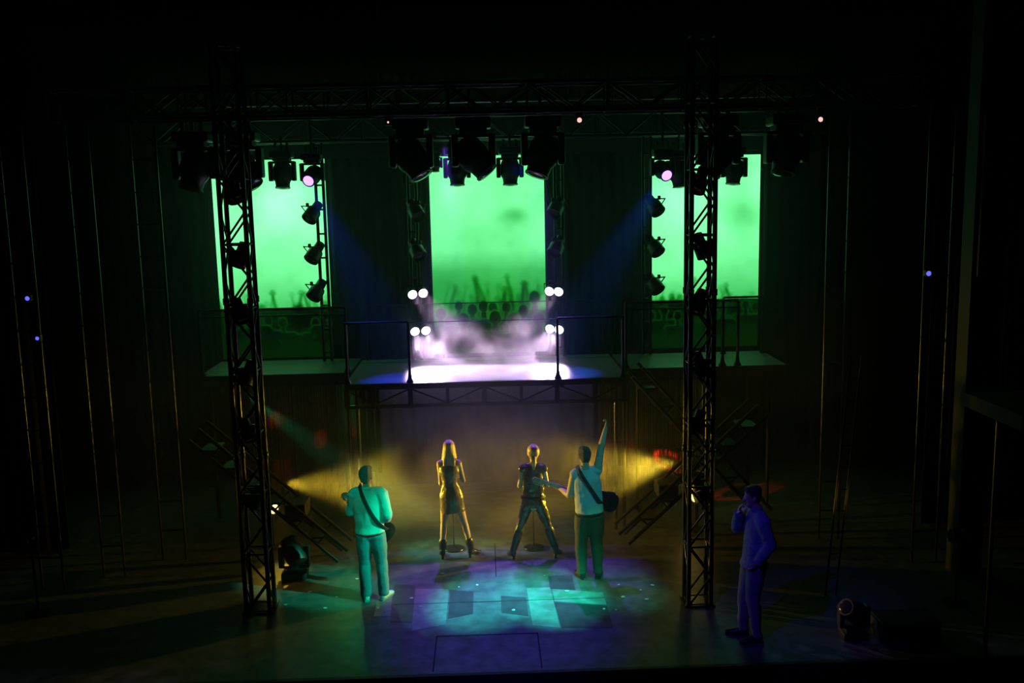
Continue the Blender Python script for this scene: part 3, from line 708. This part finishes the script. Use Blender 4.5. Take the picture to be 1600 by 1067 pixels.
def V(*a): return Vector(a)
def lerp(a, b, t): return tuple(a[i] + (b[i] - a[i]) * t for i in range(3))
def head_rings(k=0.0, ys=0.0, zmin=0.0):
    pr = [(0, .032, .03, .06), (.02, .046, .058, .035), (.05, .060, .078, .017), (.09, .068, .089, .004), (.13, .073, .094, -.004), (.165, .072, .092, -.008), (.195, .060, .076, -.010), (.215, .038, .05, -.012)]
    return [(0, yc + ys, z, rx + k, ry + k) for z, rx, ry, yc in pr if z >= zmin]
def xf(st, mtx):
    return [(*(mtx @ Vector(s[:3])), *s[3:]) for s in st]
def hand(bm, wrist, d, nrm, side, curl=.5, s=1.0, spread=.012):
    """palm + four fingers + thumb. d: direction of the hand, nrm: palm normal, side: towards the thumb"""
    d = Vector(d).normalized(); nrm = Vector(nrm); nrm = (nrm - d * nrm.dot(d)).normalized(); lat = d.cross(nrm).normalized()
    if lat.dot(Vector(side)) < 0: lat = -lat
    w = Vector(wrist)
    tube(bm, [(*w, .022 * s, .022 * s), (*(w + d * .03 * s), .030 * s, .018 * s), (*(w + d * .075 * s), .040 * s, .016 * s), (*(w + d * .092 * s), .036 * s, .012 * s)], 12, 2, True, tuple(lat))
    for i, (o, ln) in enumerate(((.030, .070), (.010, .080), (-.010, .074), (-.029, .058))):
        b = w + d * .085 * s + lat * o * s
        p1 = b + (d * math.cos(curl * .6) + nrm * math.sin(curl * .6)) * ln * .45 * s
        p2 = p1 + (d * math.cos(curl * 1.9) + nrm * math.sin(curl * 1.9)) * ln * .32 * s
        p3 = p2 + (d * math.cos(curl * 3.0) + nrm * math.sin(curl * 3.0)) * ln * .26 * s
        tube(bm, [(*b, .0095 * s), (*p1, .009 * s), (*p2, .008 * s), (*p3, .0065 * s)], 8, 2)
    b = w + d * .025 * s + lat * .024 * s; p1 = b + (lat * .7 + d * .6 + nrm * .3) * .04 * s; p2 = p1 + (d * .8 + nrm * (.2 + curl * .5) + lat * .1) * .035 * s
    tube(bm, [(*b, .012 * s), (*p1, .0105 * s), (*p2, .0075 * s)], 8, 2)

def person(label, loc, rz, J, cfg):
    """J: joint positions in the local frame (forward = +y); one continuous body, clothes as children"""
    root = thing('person', label, 'person', loc, (0, 0, rz))
    s = cfg.get('s', 1.0); fem = cfg.get('fem', False)
    J = {k: Vector(v) for k, v in J.items()}
    pel, wst, chs, nck = J['pelvis'], J['waist'], J['chest'], J['neck']
    hdm = Matrix.Translation(J['head']) @ Euler(cfg.get('head_rot', (0, 0, 0))).to_matrix().to_4x4() @ Matrix.Scale(cfg.get('hs', 1.0), 4)
    sw = .15 if fem else .168; ww = .105 if fem else .145; hw = .165 if fem else .16
    def torso(k, lo=0.0):
        return [(*(pel + V(0, 0, -.07)), .13 + k, .10 + k), (*pel, hw * s + k, .115 * s + k), (*wst, ww * s + k, .088 * s + k), (*chs, sw * s + k, .112 * s + k), (*lerp(chs, nck, .55), sw * .86 * s + k, .088 * s + k), (*lerp(chs, nck, .9), .07 * s + k, .06 * s + k)]
    def arm(S, k, t0=0.0, t1=1.0):
        sh, el, wr = J['sh' + S], J['el' + S], J['wr' + S]
        f = .82 if fem else 1.16
        st = [(*sh, .056 * s * f, .056 * s * f), (*lerp(sh, el, .35), .050 * s * f, .050 * s * f), (*lerp(sh, el, .8), .040 * s * f, .040 * s * f), (*el, .039 * s * f, .039 * s * f), (*lerp(el, wr, .35), .038 * s * f, .038 * s * f), (*lerp(el, wr, .8), .027 * s * f, .027 * s * f), (*wr, .024 * s * f, .022 * s * f)]
        return [(*q[:3], q[3] + k, q[4] + k) for q in st]
    def leg(S, k, hem=None):
        hp, kn, an = J['hip' + S], J['kn' + S], J['an' + S]
        f = .92 if fem else 1.0
        st = [(*hp, .088 * s * f, .098 * s * f), (*lerp(hp, kn, .4), .080 * s * f, .088 * s * f), (*lerp(hp, kn, .85), .058 * s * f, .062 * s * f), (*kn, .054 * s * f, .056 * s * f), (*(Vector(lerp(kn, an, .3)) + V(0, -.012, 0)), .052 * s * f, .056 * s * f), (*lerp(kn, an, .75), .038 * s * f, .04 * s * f), (*an, .035 * s * f, .037 * s * f)]
        return [(*q[:3], q[3] + k, q[4] + k) for q in st]
    def foot(S, k):
        an = J['an' + S]; d = Vector(J.get('toe' + S, V(0, 1, 0))); d.z = 0; d.normalize()
        lift = cfg.get('heel', 0.0)
        return [(*(an + V(0, 0, .02)), .036 + k, .038 + k), (*(an - d * .03 + V(0, 0, -an.z + .05 + lift)), .034 + k, .04 + k), (*(an + d * .06 + V(0, 0, -an.z + .045 + lift * .4)), .040 + k, .034 + k), (*(an + d * .14 + V(0, 0, -an.z + .032)), .042 + k, .024 + k), (*(an + d * .19 + V(0, 0, -an.z + .028)), .03 + k, .016 + k)]
    bm = bmesh.new()
    tube(bm, torso(0), 20)
    tube(bm, [(*lerp(chs, nck, .8), .075, .07), (*nck, .058 * s * (.85 if fem else 1), .06 * s), (*(hdm @ V(0, -.005, .03)), .052 * s * (.85 if fem else 1), .056 * s), (*(hdm @ V(0, -.01, .07)), .05, .05)], 14)
    tube(bm, xf(head_rings(), hdm), 20, cf=.3)
    tube(bm, xf([(0, .088, .105, .009), (0, .103, .085, .012), (0, .108, .072, .015), (0, .09, .066, .012)], hdm), 8, 2)
    tube(bm, xf([(-.03, .078, .112, .012), (.03, .078, .112, .012)], hdm), 8, 1)
    for e in (-1, 1):
        tube(bm, xf([(e * .074, -.004, .075, .007, .010), (e * .082, -.010, .10, .008, .016), (e * .080, -.012, .122, .006, .012)], hdm), 8, 2)
        tube(bm, [(*lerp(chs, nck, .75), .07, .06), (*J['sh' + 'LR'[e > 0]], .058 * s * (.85 if fem else 1), .056 * s)], 12, 3)
    for S in 'LR':
        tube(bm, arm(S, 0), 14); tube(bm, leg(S, 0), 14); tube(bm, foot(S, -.004), 12, 3)
        h = cfg['hand' + S]; hand(bm, J['wr' + S], *h)
    if fem:
        for e in (-1, 1): tube(bm, [(*(chs + V(e * .07, .06, -.02)), .055), (*(chs + V(e * .07, .085, -.02)), .045)], 10, 2)
    body = remeshed('body', bm, M['skin'], root, .0085, 3)
    for e in (-1, 1):
        b2 = bmesh.new(); bmesh.ops.create_uvsphere(b2, u_segments=10, v_segments=8, radius=.012); bmesh.ops.transform(b2, verts=b2.verts, matrix=hdm @ Matrix.Translation((e * .03, .083, .10)))
        bm_obj('eye', b2, M['eye'], root, True)
    b2 = bmesh.new(); tube(b2, xf([(-.022, .082, .045, .004, .004), (0, .09, .044, .006, .006), (.022, .082, .045, .004, .004)], hdm), 8, 3); bm_obj('mouth', b2, M['lip'], root, True)
    # hair
    b = bmesh.new(); hk = cfg.get('hair', 'short'); hm = cfg['hairmat']
    if hk == 'short':
        tube(b, xf([(0, -.055, .045, .055, .04), (0, -.042, .08, .070, .062), (0, -.030, .12, .086, .088), (0, -.016, .165, .088, .100), (0, -.008, .20, .078, .090), (0, -.004, .225, .055, .062)], hdm), 20, cf=.25)
        tube(b, xf([(-.045, .05, .20, .02), (0, .066, .208, .024), (.045, .05, .20, .02)], hdm), 10, 2)
    elif hk == 'long':
        tube(b, xf([(0, -.075, -.16, .088, .018), (0, -.078, -.08, .092, .026), (0, -.062, 0, .090, .045), (0, -.045, .06, .086, .066), (0, -.026, .12, .088, .088), (0, -.012, .175, .083, .094), (0, -.006, .21, .064, .076), (0, -.004, .232, .036, .042)], hdm), 22, cf=.25)
        for e in (-1, 1): tube(b, xf([(e * .085, -.02, -.13, .022, .03), (e * .088, -.01, -.04, .024, .036), (e * .08, .015, .06, .018, .04), (e * .072, .02, .13, .018, .045)], hdm), 10, 3)
    else:
        tube(b, xf([(0, -.045, .055, .060, .045), (0, -.035, .09, .082, .07), (0, -.022, .13, .090, .092), (0, -.012, .175, .087, .098), (0, -.006, .212, .068, .080), (0, -.004, .235, .038, .044)], hdm), 22, cf=.25)
        tube(b, xf([(0, -.095, .06, .03, .025), (0, -.115, .02, .034, .03), (0, -.108, -.05, .03, .024), (0, -.09, -.11, .018, .014)], hdm), 12)
    hob = remeshed('hair', b, hm, root, .008, 2)
    # trousers / skirt
    if cfg.get('pants'):
        b = bmesh.new(); k = cfg.get('pk', .016)
        for S in 'LR':
            st = leg(S, k)
            if cfg.get('flare'): st[-1] = (*st[-1][:3], st[-1][3] + cfg['flare'], st[-1][4] + cfg['flare']); st[-2] = (*st[-2][:3], st[-2][3] + cfg['flare'], st[-2][4] + cfg['flare'])
            hem = cfg.get('hemz')
            if hem:
                st = [q for q in st if q[2] > hem]
            elif True:
                q = st[-1]; st[-1] = (q[0], q[1], q[2] - .02, q[3], q[4])
            tube(b, st, 16, cf=.15)
        tube(b, [(*(pel + V(0, 0, -.09)), .15 * s, .11 * s), (*pel, hw * s + .012, .12 * s + .008), (*(pel + V(0, 0, .08)), (hw + .0) * s, .108 * s)], 20, cf=.3)
        remeshed('trousers', b, cfg['pants'], root, .011, 2, .022)
    if cfg.get('skirt'):
        b = bmesh.new()
        hz = cfg['skirt']
        mid = (J['knL'] + J['knR']) / 2; tt = (pel.z - hz) / (pel.z - mid.z); bt = Vector(lerp(pel, mid, tt))
        tube(b, torso(.010)[1:-1], 22)
        tube(b, [(bt.x, bt.y, hz, .185, .125), (*lerp(bt, pel, .5), .180, .13), (*pel, hw * s + .012, .125), (*wst, ww * s + .012, .10)], 22, cf=.08)
        for e in (-1, 1): tube(b, [(*lerp(chs, nck, .6), .06, .065), (*lerp(chs, J['sh' + 'LR'[e > 0]], .8), .055, .06)], 12, 2)
        remeshed('dress', b, M['satin'], root, .010, 3, .016)
    if cfg.get('top'):
        m_, kk, hemz, sleeve, nm = cfg['top']
        b = bmesh.new(); T = torso(kk)
        lowc = Vector(lerp(pel, wst, (hemz - pel.z) / (wst.z - pel.z))) if hemz < wst.z else wst
        fl_ = cfg.get('hemflare', .012)
        tube(b, [(*lowc, hw * s + kk + fl_, .115 * s + kk + fl_), (*lerp(lowc, wst, .6), (hw + ww) / 2 * s + kk + .012, .105 * s + kk)] + [T[3], T[4], (*T[5][:3], T[5][3], T[5][4])], 22, cf=.08)
        for S in 'LR':
            sh = J['sh' + S]
            tube(b, [(*lerp(chs, nck, .72), .075 * s, .065 * s), (*sh, .062 * s + kk * .5, .06 * s + kk * .5)], 12, 3)
            A = arm(S, kk)
            nn = {'none': 0, 'short': 2, 'roll': 5, 'long': 7}[sleeve]
            if nn: tube(b, A[:nn], 14, cf=.15)
        remeshed(nm, b, m_, root, .010, 2, .026 if m_ is not M['leather'] else .018)
        if sleeve in ('long', 'roll'):
            for S in 'LR':
                A = arm(S, kk + .004); q = A[nn - 1]; q0 = A[nn - 2]
                b = bmesh.new(); tube(b, [(*lerp(q, q0, .12), q[3], q[4]), (*lerp(q, q0, -.05), q[3] + .002, q[4] + .002)], 14, 1, cf=.1); bm_obj('cuff', b, m_, root, True)
        if nm in ('shirt', 'jacket'):
            b = bmesh.new(); c = Vector(lerp(chs, nck, .98))
            tube(b, [(*(c + V(0, -.002, -.02)), .078 * s, .072 * s), (*(c + V(0, 0, .02)), .068 * s, .066 * s)], 16, 1, cf=.1); bm_obj('collar', b, m_, root, True)
    if cfg.get('belt'):
        b = bmesh.new(); p = pel + V(0, 0, cfg['belt']); tube(b, [(*p, hw * s + .022, .132 * s), (*(p + V(0, 0, .035)), hw * s + .02, .13 * s)], 20, 1, cf=.03); bm_obj('belt', b, M['strap'], root, True)
    # shoes
    for S in 'LR':
        b = bmesh.new(); an = J['an' + S]
        tube(b, foot(S, .010), 14, 3)
        bh = cfg.get('booth', 0)
        if bh:
            kn = J['kn' + S]; tt = min(1, (bh - an.z) / (kn.z - an.z)); tp = lerp(an, kn, tt)
            tube(b, [(*an, .048, .052), (*lerp(an, tp, .6), .056 * (1 + tt * .2), .06 * (1 + tt * .2)), (*tp, .06 * (1 + tt * .25), .064 * (1 + tt * .25))], 14, 2)
        sh_o = remeshed('boot' if bh else 'shoe', b, cfg['shoe'], root, .009, 2)
        d = Vector(J.get('toe' + S, V(0, 1, 0))); d.z = 0; d.normalize()
        b = bmesh.new(); ang = math.atan2(d.y, d.x)
        if cfg.get('heel'):
            lathe(b, [(.022, 0.0), (.02, .04), (.034, cfg['heel'] + .02)], 12, Matrix.Translation(V(an.x, an.y, 0) - d * .035)); bm_obj('heel', b, cfg['shoe'], sh_o, True)
        else:
            pts = [(-.075, -.03), (-.05, -.04), (.05, -.042), (.13, -.048), (.19, -.035), (.215, 0), (.19, .035), (.13, .048), (.05, .042), (-.05, .04), (-.075, .03)]
            rt = Matrix.Rotation(ang, 2); poly_prism(b, [tuple(rt @ Vector(p) + Vector((an.x, an.y))) for p in pts], 0, .022); bm_obj('sole', b, M['sole'] if cfg['shoe'] is M['sneaker'] else M['boot'], sh_o)
    return root

# --- man with pale shirt and guitar, left
P1 = (-1.565, 12.3, 0)
person('man with short greying hair in a pale long-sleeved shirt, back turned, playing guitar at left', P1, 0, dict(
    pelvis=(-.035, 0, .97), waist=(-.04, 0, 1.12), chest=(-.045, -.01, 1.34), neck=(-.05, 0, 1.56), head=(-.045, .0, 1.605),
    shL=(-.215, 0, 1.49), elL=(-.28, .08, 1.20), wrL=(-.33, .30, 1.27), shR=(.135, -.01, 1.49), elR=(.21, -.06, 1.19), wrR=(.14, .16, 1.03),
    hipL=(-.12, 0, .92), knL=(-.125, .02, .50), anL=(-.12, -.02, .09), toeL=(-.25, 1, 0), hipR=(.055, 0, .92), knR=(.10, .03, .50), anR=(.115, 0, .09), toeR=(.55, 1, 0)),
    dict(handL=((-.5, .5, .5), (.3, -.2, .5), (0, 0, 1), .55), handR=((-.5, .5, -.3), (0, .5, -.6), (0, 0, 1), .4), head_rot=(R(6), 0, R(-22)), hairmat=M['greyhair'], hs=1.06, s=1.03,
         pants=M['jeans'], pk=.026, flare=.012, top=(M['shirt'], .024, .95, 'roll', 'shirt'), shoe=M['sneaker'], belt=-.04))
# --- woman in dress
P2 = (-.505, 13.7, 0)
person('blond long-haired woman in a short sleeveless dress and ankle boots, back turned', P2, 0, dict(
    pelvis=(-.06, 0, .98), waist=(-.075, 0, 1.16), chest=(-.075, 0, 1.34), neck=(-.075, -.005, 1.54), head=(-.07, .0, 1.575),
    shL=(-.215, 0, 1.46), elL=(-.205, .03, 1.13), wrL=(-.06, .21, 1.20), shR=(.065, 0, 1.46), elR=(.13, .03, 1.17), wrR=(.0, .19, 1.30),
    hipL=(-.135, 0, .92), knL=(-.185, .02, .52), anL=(-.215, 0, .12), toeL=(-.1, 1, 0), hipR=(.02, 0, .92), knR=(.13, .02, .52), anR=(.215, .02, .12), toeR=(.6, .8, 0)),
    dict(fem=True, handL=((.7, .3, .4), (0, -.5, .5), (0, 0, 1), .6), handR=((-.5, .3, .6), (0, -.5, .2), (0, 0, 1), .7), hairmat=M['blond'], hair='long', hs=1.0, s=.98,
         skirt=.72, shoe=M['boot'], booth=.26, heel=.05))
# --- woman in leather
P3 = (.645, 13.6, 0)
person('woman with tied-back blond hair in a dark vest and leather trousers, legs wide apart', P3, 0, dict(
    pelvis=(0, 0, .90), waist=(.0, 0, 1.06), chest=(.0, 0, 1.25), neck=(.005, 0, 1.45), head=(.01, .0, 1.495),
    shL=(-.145, 0, 1.37), elL=(-.205, .02, 1.10), wrL=(-.08, .22, 1.16), shR=(.155, 0, 1.37), elR=(.215, .02, 1.10), wrR=(.08, .22, 1.22),
    hipL=(-.085, 0, .84), knL=(-.205, .03, .47), anL=(-.315, 0, .11), toeL=(-.3, 1, 0), hipR=(.085, 0, .84), knR=(.215, .03, .47), anR=(.325, 0, .11), toeR=(.4, 1, 0)),
    dict(fem=True, handL=((.7, .2, .4), (0, -.5, .5), (0, 0, 1), .6), handR=((-.7, .2, .5), (0, -.5, .2), (0, 0, 1), .7), hairmat=M['blond'], hair='tail', hs=1.0, s=.98,
         pants=M['leather'], pk=.012, top=(M['leather'], .016, .84, 'none', 'vest'), shoe=M['boot'], booth=.42, heel=.05, belt=.03))
# --- man with raised fist
P4 = (1.385, 12.8, 0)
person('man in a pale sleeveless shirt raising his right fist, guitar on a strap', P4, 0, dict(
    pelvis=(.0, 0, .97), waist=(-.01, 0, 1.13), chest=(-.03, 0, 1.37), neck=(-.055, 0, 1.60), head=(-.06, .0, 1.645),
    shL=(-.20, 0, 1.51), elL=(-.275, .04, 1.20), wrL=(-.38, .26, 1.22), shR=(.115, 0, 1.56), elR=(.17, .03, 1.86), wrR=(.235, .03, 2.14),
    hipL=(-.09, 0, .92), knL=(-.12, .02, .50), anL=(-.115, 0, .09), toeL=(-.35, 1, 0), hipR=(.085, 0, .92), knR=(.10, .02, .50), anR=(.115, 0, .09), toeR=(.3, 1, 0)),
    dict(handL=((-.7, .5, .2), (.2, -.3, .6), (0, 0, 1), .6), handR=((.15, .05, 1), (-1, .3, 0), (0, 1, 0), .95), head_rot=(R(-4), 0, R(12)), hairmat=M['brown'], hs=1.06, s=1.03,
         pants=M['dpants'], pk=.032, top=(M['tee'], .024, .97, 'none', 'sleeveless_shirt'), shoe=M['boot'], booth=.30, belt=-.04))
# --- man at right in profile
P5 = (3.07, 10.8, 0)
person('man in a blue denim jacket standing in profile at right, hand raised to his mouth', P5, R(90), dict(
    pelvis=(0, -.06, .99), waist=(0, -.06, 1.16), chest=(0, -.09, 1.40), neck=(0, -.075, 1.63), head=(0, -.035, 1.665),
    shL=(-.185, -.09, 1.55), elL=(-.25, -.17, 1.27), wrL=(-.22, -.04, 1.04), shR=(.185, -.06, 1.55), elR=(.17, .10, 1.33), wrR=(.05, .125, 1.56),
    hipL=(-.09, -.06, .94), knL=(-.10, -.02, .51), anL=(-.10, -.08, .09), toeL=(-.15, 1, 0), hipR=(.09, -.06, .94), knR=(.11, .03, .51), anR=(.11, .03, .09), toeR=(.25, 1, 0)),
    dict(handL=((.2, .5, -.8), (.6, .2, .2), (0, 1, 0), .5), handR=((-.25, -.1, .9), (-.3, -.6, .2), (-.4, -.4, .3), .8), head_rot=(R(-6), 0, 0), hairmat=M['brown'], hs=1.05, s=1.03,
         pants=M['jeans'], pk=.022, top=(M['denim'], .026, .93, 'long', 'jacket'), shoe=M['boot'], hemflare=.02))

# ------------------------------------------------------------------ guitars
M['gbody'] = mat('black_lacquer', (.02, .018, .02), .15, 0, .1); M['maple'] = mat('neck_wood', (.40, .30, .2), .35, 0, .2, 20); M['chrome'] = mat('chrome', (.7, .7, .7), .15, 1)
def guitar(label, body_c, head_p, nrm, strap, s=1.0):
    c = Vector(body_c); h = Vector(head_p); d = (h - c).normalized(); n = Vector(nrm); n = (n - d * n.dot(d)).normalized(); u = n.cross(d)
    t = thing('electric_guitar', label, 'guitar', c)
    Mx = Matrix(((d.x, u.x, n.x), (d.y, u.y, n.y), (d.z, u.z, n.z))).to_4x4()
    def P(name, bm, m, par=t, smooth=False):
        bmesh.ops.recalc_face_normals(bm, faces=bm.faces); bmesh.ops.transform(bm, verts=bm.verts, matrix=Mx); return bm_obj(name, bm, m, par, smooth)
    ctl = [(-.22, 0), (-.20, .10), (-.12, .155), (-.03, .135), (.03, .115), (.10, .135), (.19, .125), (.205, .095), (.15, .07), (.125, .035), (.125, -.035), (.14, -.06), (.175, -.085), (.165, -.115), (.09, -.125), (.02, -.115), (-.05, -.135), (-.13, -.15), (-.20, -.10)]
    o = [tuple(q[:2]) for q in catmull([(*p,) for p in ctl + [ctl[0]]], 3)][:-1]
    bm = bmesh.new(); poly_prism(bm, o, -.022, .022); bmesh.ops.bevel(bm, geom=[e for e in bm.edges if abs(e.verts[0].co.z - e.verts[1].co.z) < 1e-5], offset=.008, segments=2, affect='EDGES'); P('guitar_body', bm, M['gbody'])
    ln = (h - c).length - .12
    bm = bmesh.new(); add_box(bm, ((.10 + ln) / 2, 0, .018), (ln - .10, .052, .03), None, .008); nk = P('neck', bm, M['maple'])
    bm = bmesh.new(); add_box(bm, ((.10 + ln) / 2, 0, .036), (ln - .10, .05, .006)); P('fretboard', bm, M['gbody'], nk)
    bm = bmesh.new(); poly_prism(bm, [(ln - .01, -.025), (ln + .03, -.045), (ln + .16, -.035), (ln + .17, 0), (ln + .15, .03), (ln + .03, .035), (ln - .01, .025)], .005, .025); hs_ = P('headstock', bm, M['maple'])
    for i in range(6):
        bm = bmesh.new(); add_box(bm, (ln + .03 + i * .022, -.055, .015), (.01, .02, .012), None, .003); P('tuner', bm, M['chrome'], hs_)
    for x in (-.03, .06): 
        bm = bmesh.new(); add_box(bm, (x, 0, .026), (.035, .08, .012), None, .003); P('pickup', bm, M['rubber'])
    bm = bmesh.new(); add_box(bm, (-.11, 0, .028), (.03, .08, .014), None, .003); P('bridge', bm, M['chrome'])
    for y in (-.07, -.10): 
        bm = bmesh.new(); lathe(bm, [(.012, .02), (.011, .036)], 10, Matrix.Translation((-.12 - (y + .07), y, 0))); P('knob', bm, M['chrome'])
    # strap ribbon in world coordinates relative to c
    pts = [Vector(p) - c for p in strap]
    b = bmesh.new(); tube(b, [(*p, .027, .004) for p in pts], 10, 5, True, (.7, 0, .7)); bm_obj('strap', b, M['strap'], t, True)
    return t
def off(P, *a): return [(P[0] + x, P[1] + y, z) for x, y, z in a]
guitar('dark electric guitar slung at the right hip of the man in the pale shirt', (-1.50, 12.56, .92), (-1.97, 12.66, 1.34), (0, 1, .15),
       off(P1, (-.02, .26, 1.28), (-.14, .16, 1.48), (-.15, .03, 1.595), (-.12, -.10, 1.54), (-.06, -.155, 1.40), (.01, -.155, 1.25), (.09, -.14, 1.12), (.17, -.04, 1.00), (.19, .12, .93)))
guitar('electric guitar with a violet-lit neck slung on the man raising his fist', (1.60, 13.00, 1.06), (.66, 13.06, 1.36), (0, 1, .15),
       off(P4, (-.05, .22, 1.30), (-.15, .15, 1.5), (-.165, .03, 1.615), (-.14, -.10, 1.57), (-.05, -.155, 1.42), (.04, -.155, 1.28), (.12, -.13, 1.15), (.19, -.02, 1.08), (.24, .12, 1.06)))

# ------------------------------------------------------------------ haze
def haze(name, lb, x0, x1, y0, y1, z0, z1, dens, noise=None, aniso=.3, grad=None):
    m = bpy.data.materials.new(name); m.use_nodes = True; nt = m.node_tree; nt.nodes.clear()
    o = nt.nodes.new('ShaderNodeOutputMaterial'); v = nt.nodes.new('ShaderNodeVolumeScatter'); v.inputs['Density'].default_value = dens; v.inputs['Anisotropy'].default_value = aniso
    v.inputs['Color'].default_value = (1, 1, 1, 1)
    nt.links.new(v.outputs[0], o.inputs['Volume'])
    if noise:
        tc = nt.nodes.new('ShaderNodeTexCoord'); n = nt.nodes.new('ShaderNodeTexNoise'); n.inputs['Scale'].default_value = noise; n.inputs['Detail'].default_value = 3; n.inputs['Distortion'].default_value = .6
        nt.links.new(tc.outputs['Object'], n.inputs['Vector'])
        mr = nt.nodes.new('ShaderNodeMapRange'); mr.inputs[1].default_value = .42; mr.inputs[2].default_value = .68; mr.inputs[3].default_value = 0; mr.inputs[4].default_value = dens
        nt.links.new(n.outputs[0], mr.inputs[0])
        cur = mr.outputs[0]
        # soft fall-off to the edges of the cloud
        sp = nt.nodes.new('ShaderNodeSeparateXYZ'); nt.links.new(tc.outputs['Generated'], sp.inputs[0])
        for i in range(3):
            a = nt.nodes.new('ShaderNodeMath'); a.operation = 'PINGPONG'; a.inputs[1].default_value = .5; nt.links.new(sp.outputs[i], a.inputs[0])
            q = nt.nodes.new('ShaderNodeMapRange'); q.interpolation_type = 'SMOOTHSTEP'; q.inputs[2].default_value = .3; nt.links.new(a.outputs[0], q.inputs[0])
            mu = nt.nodes.new('ShaderNodeMath'); mu.operation = 'MULTIPLY'; nt.links.new(cur, mu.inputs[0])
            if i == 2:   # mist lies low: only fades upward
                q2 = nt.nodes.new('ShaderNodeMapRange'); q2.interpolation_type = 'SMOOTHSTEP'; q2.inputs[1].default_value = 1.0; q2.inputs[2].default_value = .3; q2.inputs[3].default_value = 0; q2.inputs[4].default_value = 1
                nt.links.new(sp.outputs[2], q2.inputs[0]); nt.links.new(q2.outputs[0], mu.inputs[1])
            else: nt.links.new(q.outputs[0], mu.inputs[1])
            cur = mu.outputs[0]
        nt.links.new(cur, v.inputs['Density'])
    ob = boxp(name, ((x0 + x1) / 2, (y0 + y1) / 2, (z0 + z1) / 2), (x1 - x0, y1 - y0, z1 - z0), m)
    tag(ob, lb, 'haze', kind='stuff'); return ob
haze('stage_haze', 'thin haze filling the whole stage', -5.3, 5.4, 11.6, 18.25, .01, 7.4, .011)
haze('deck_mist', 'pale smoke drifting over the lit bridge deck', -1.7, 1.7, 14.9, 17.2, 2.5, 3.8, .46, 2.3)
haze('low_mist', 'amber-lit smoke behind the singers under the bridge', -3.6, 3.6, 13.5, 16.9, .02, 2.3, .27, .9)
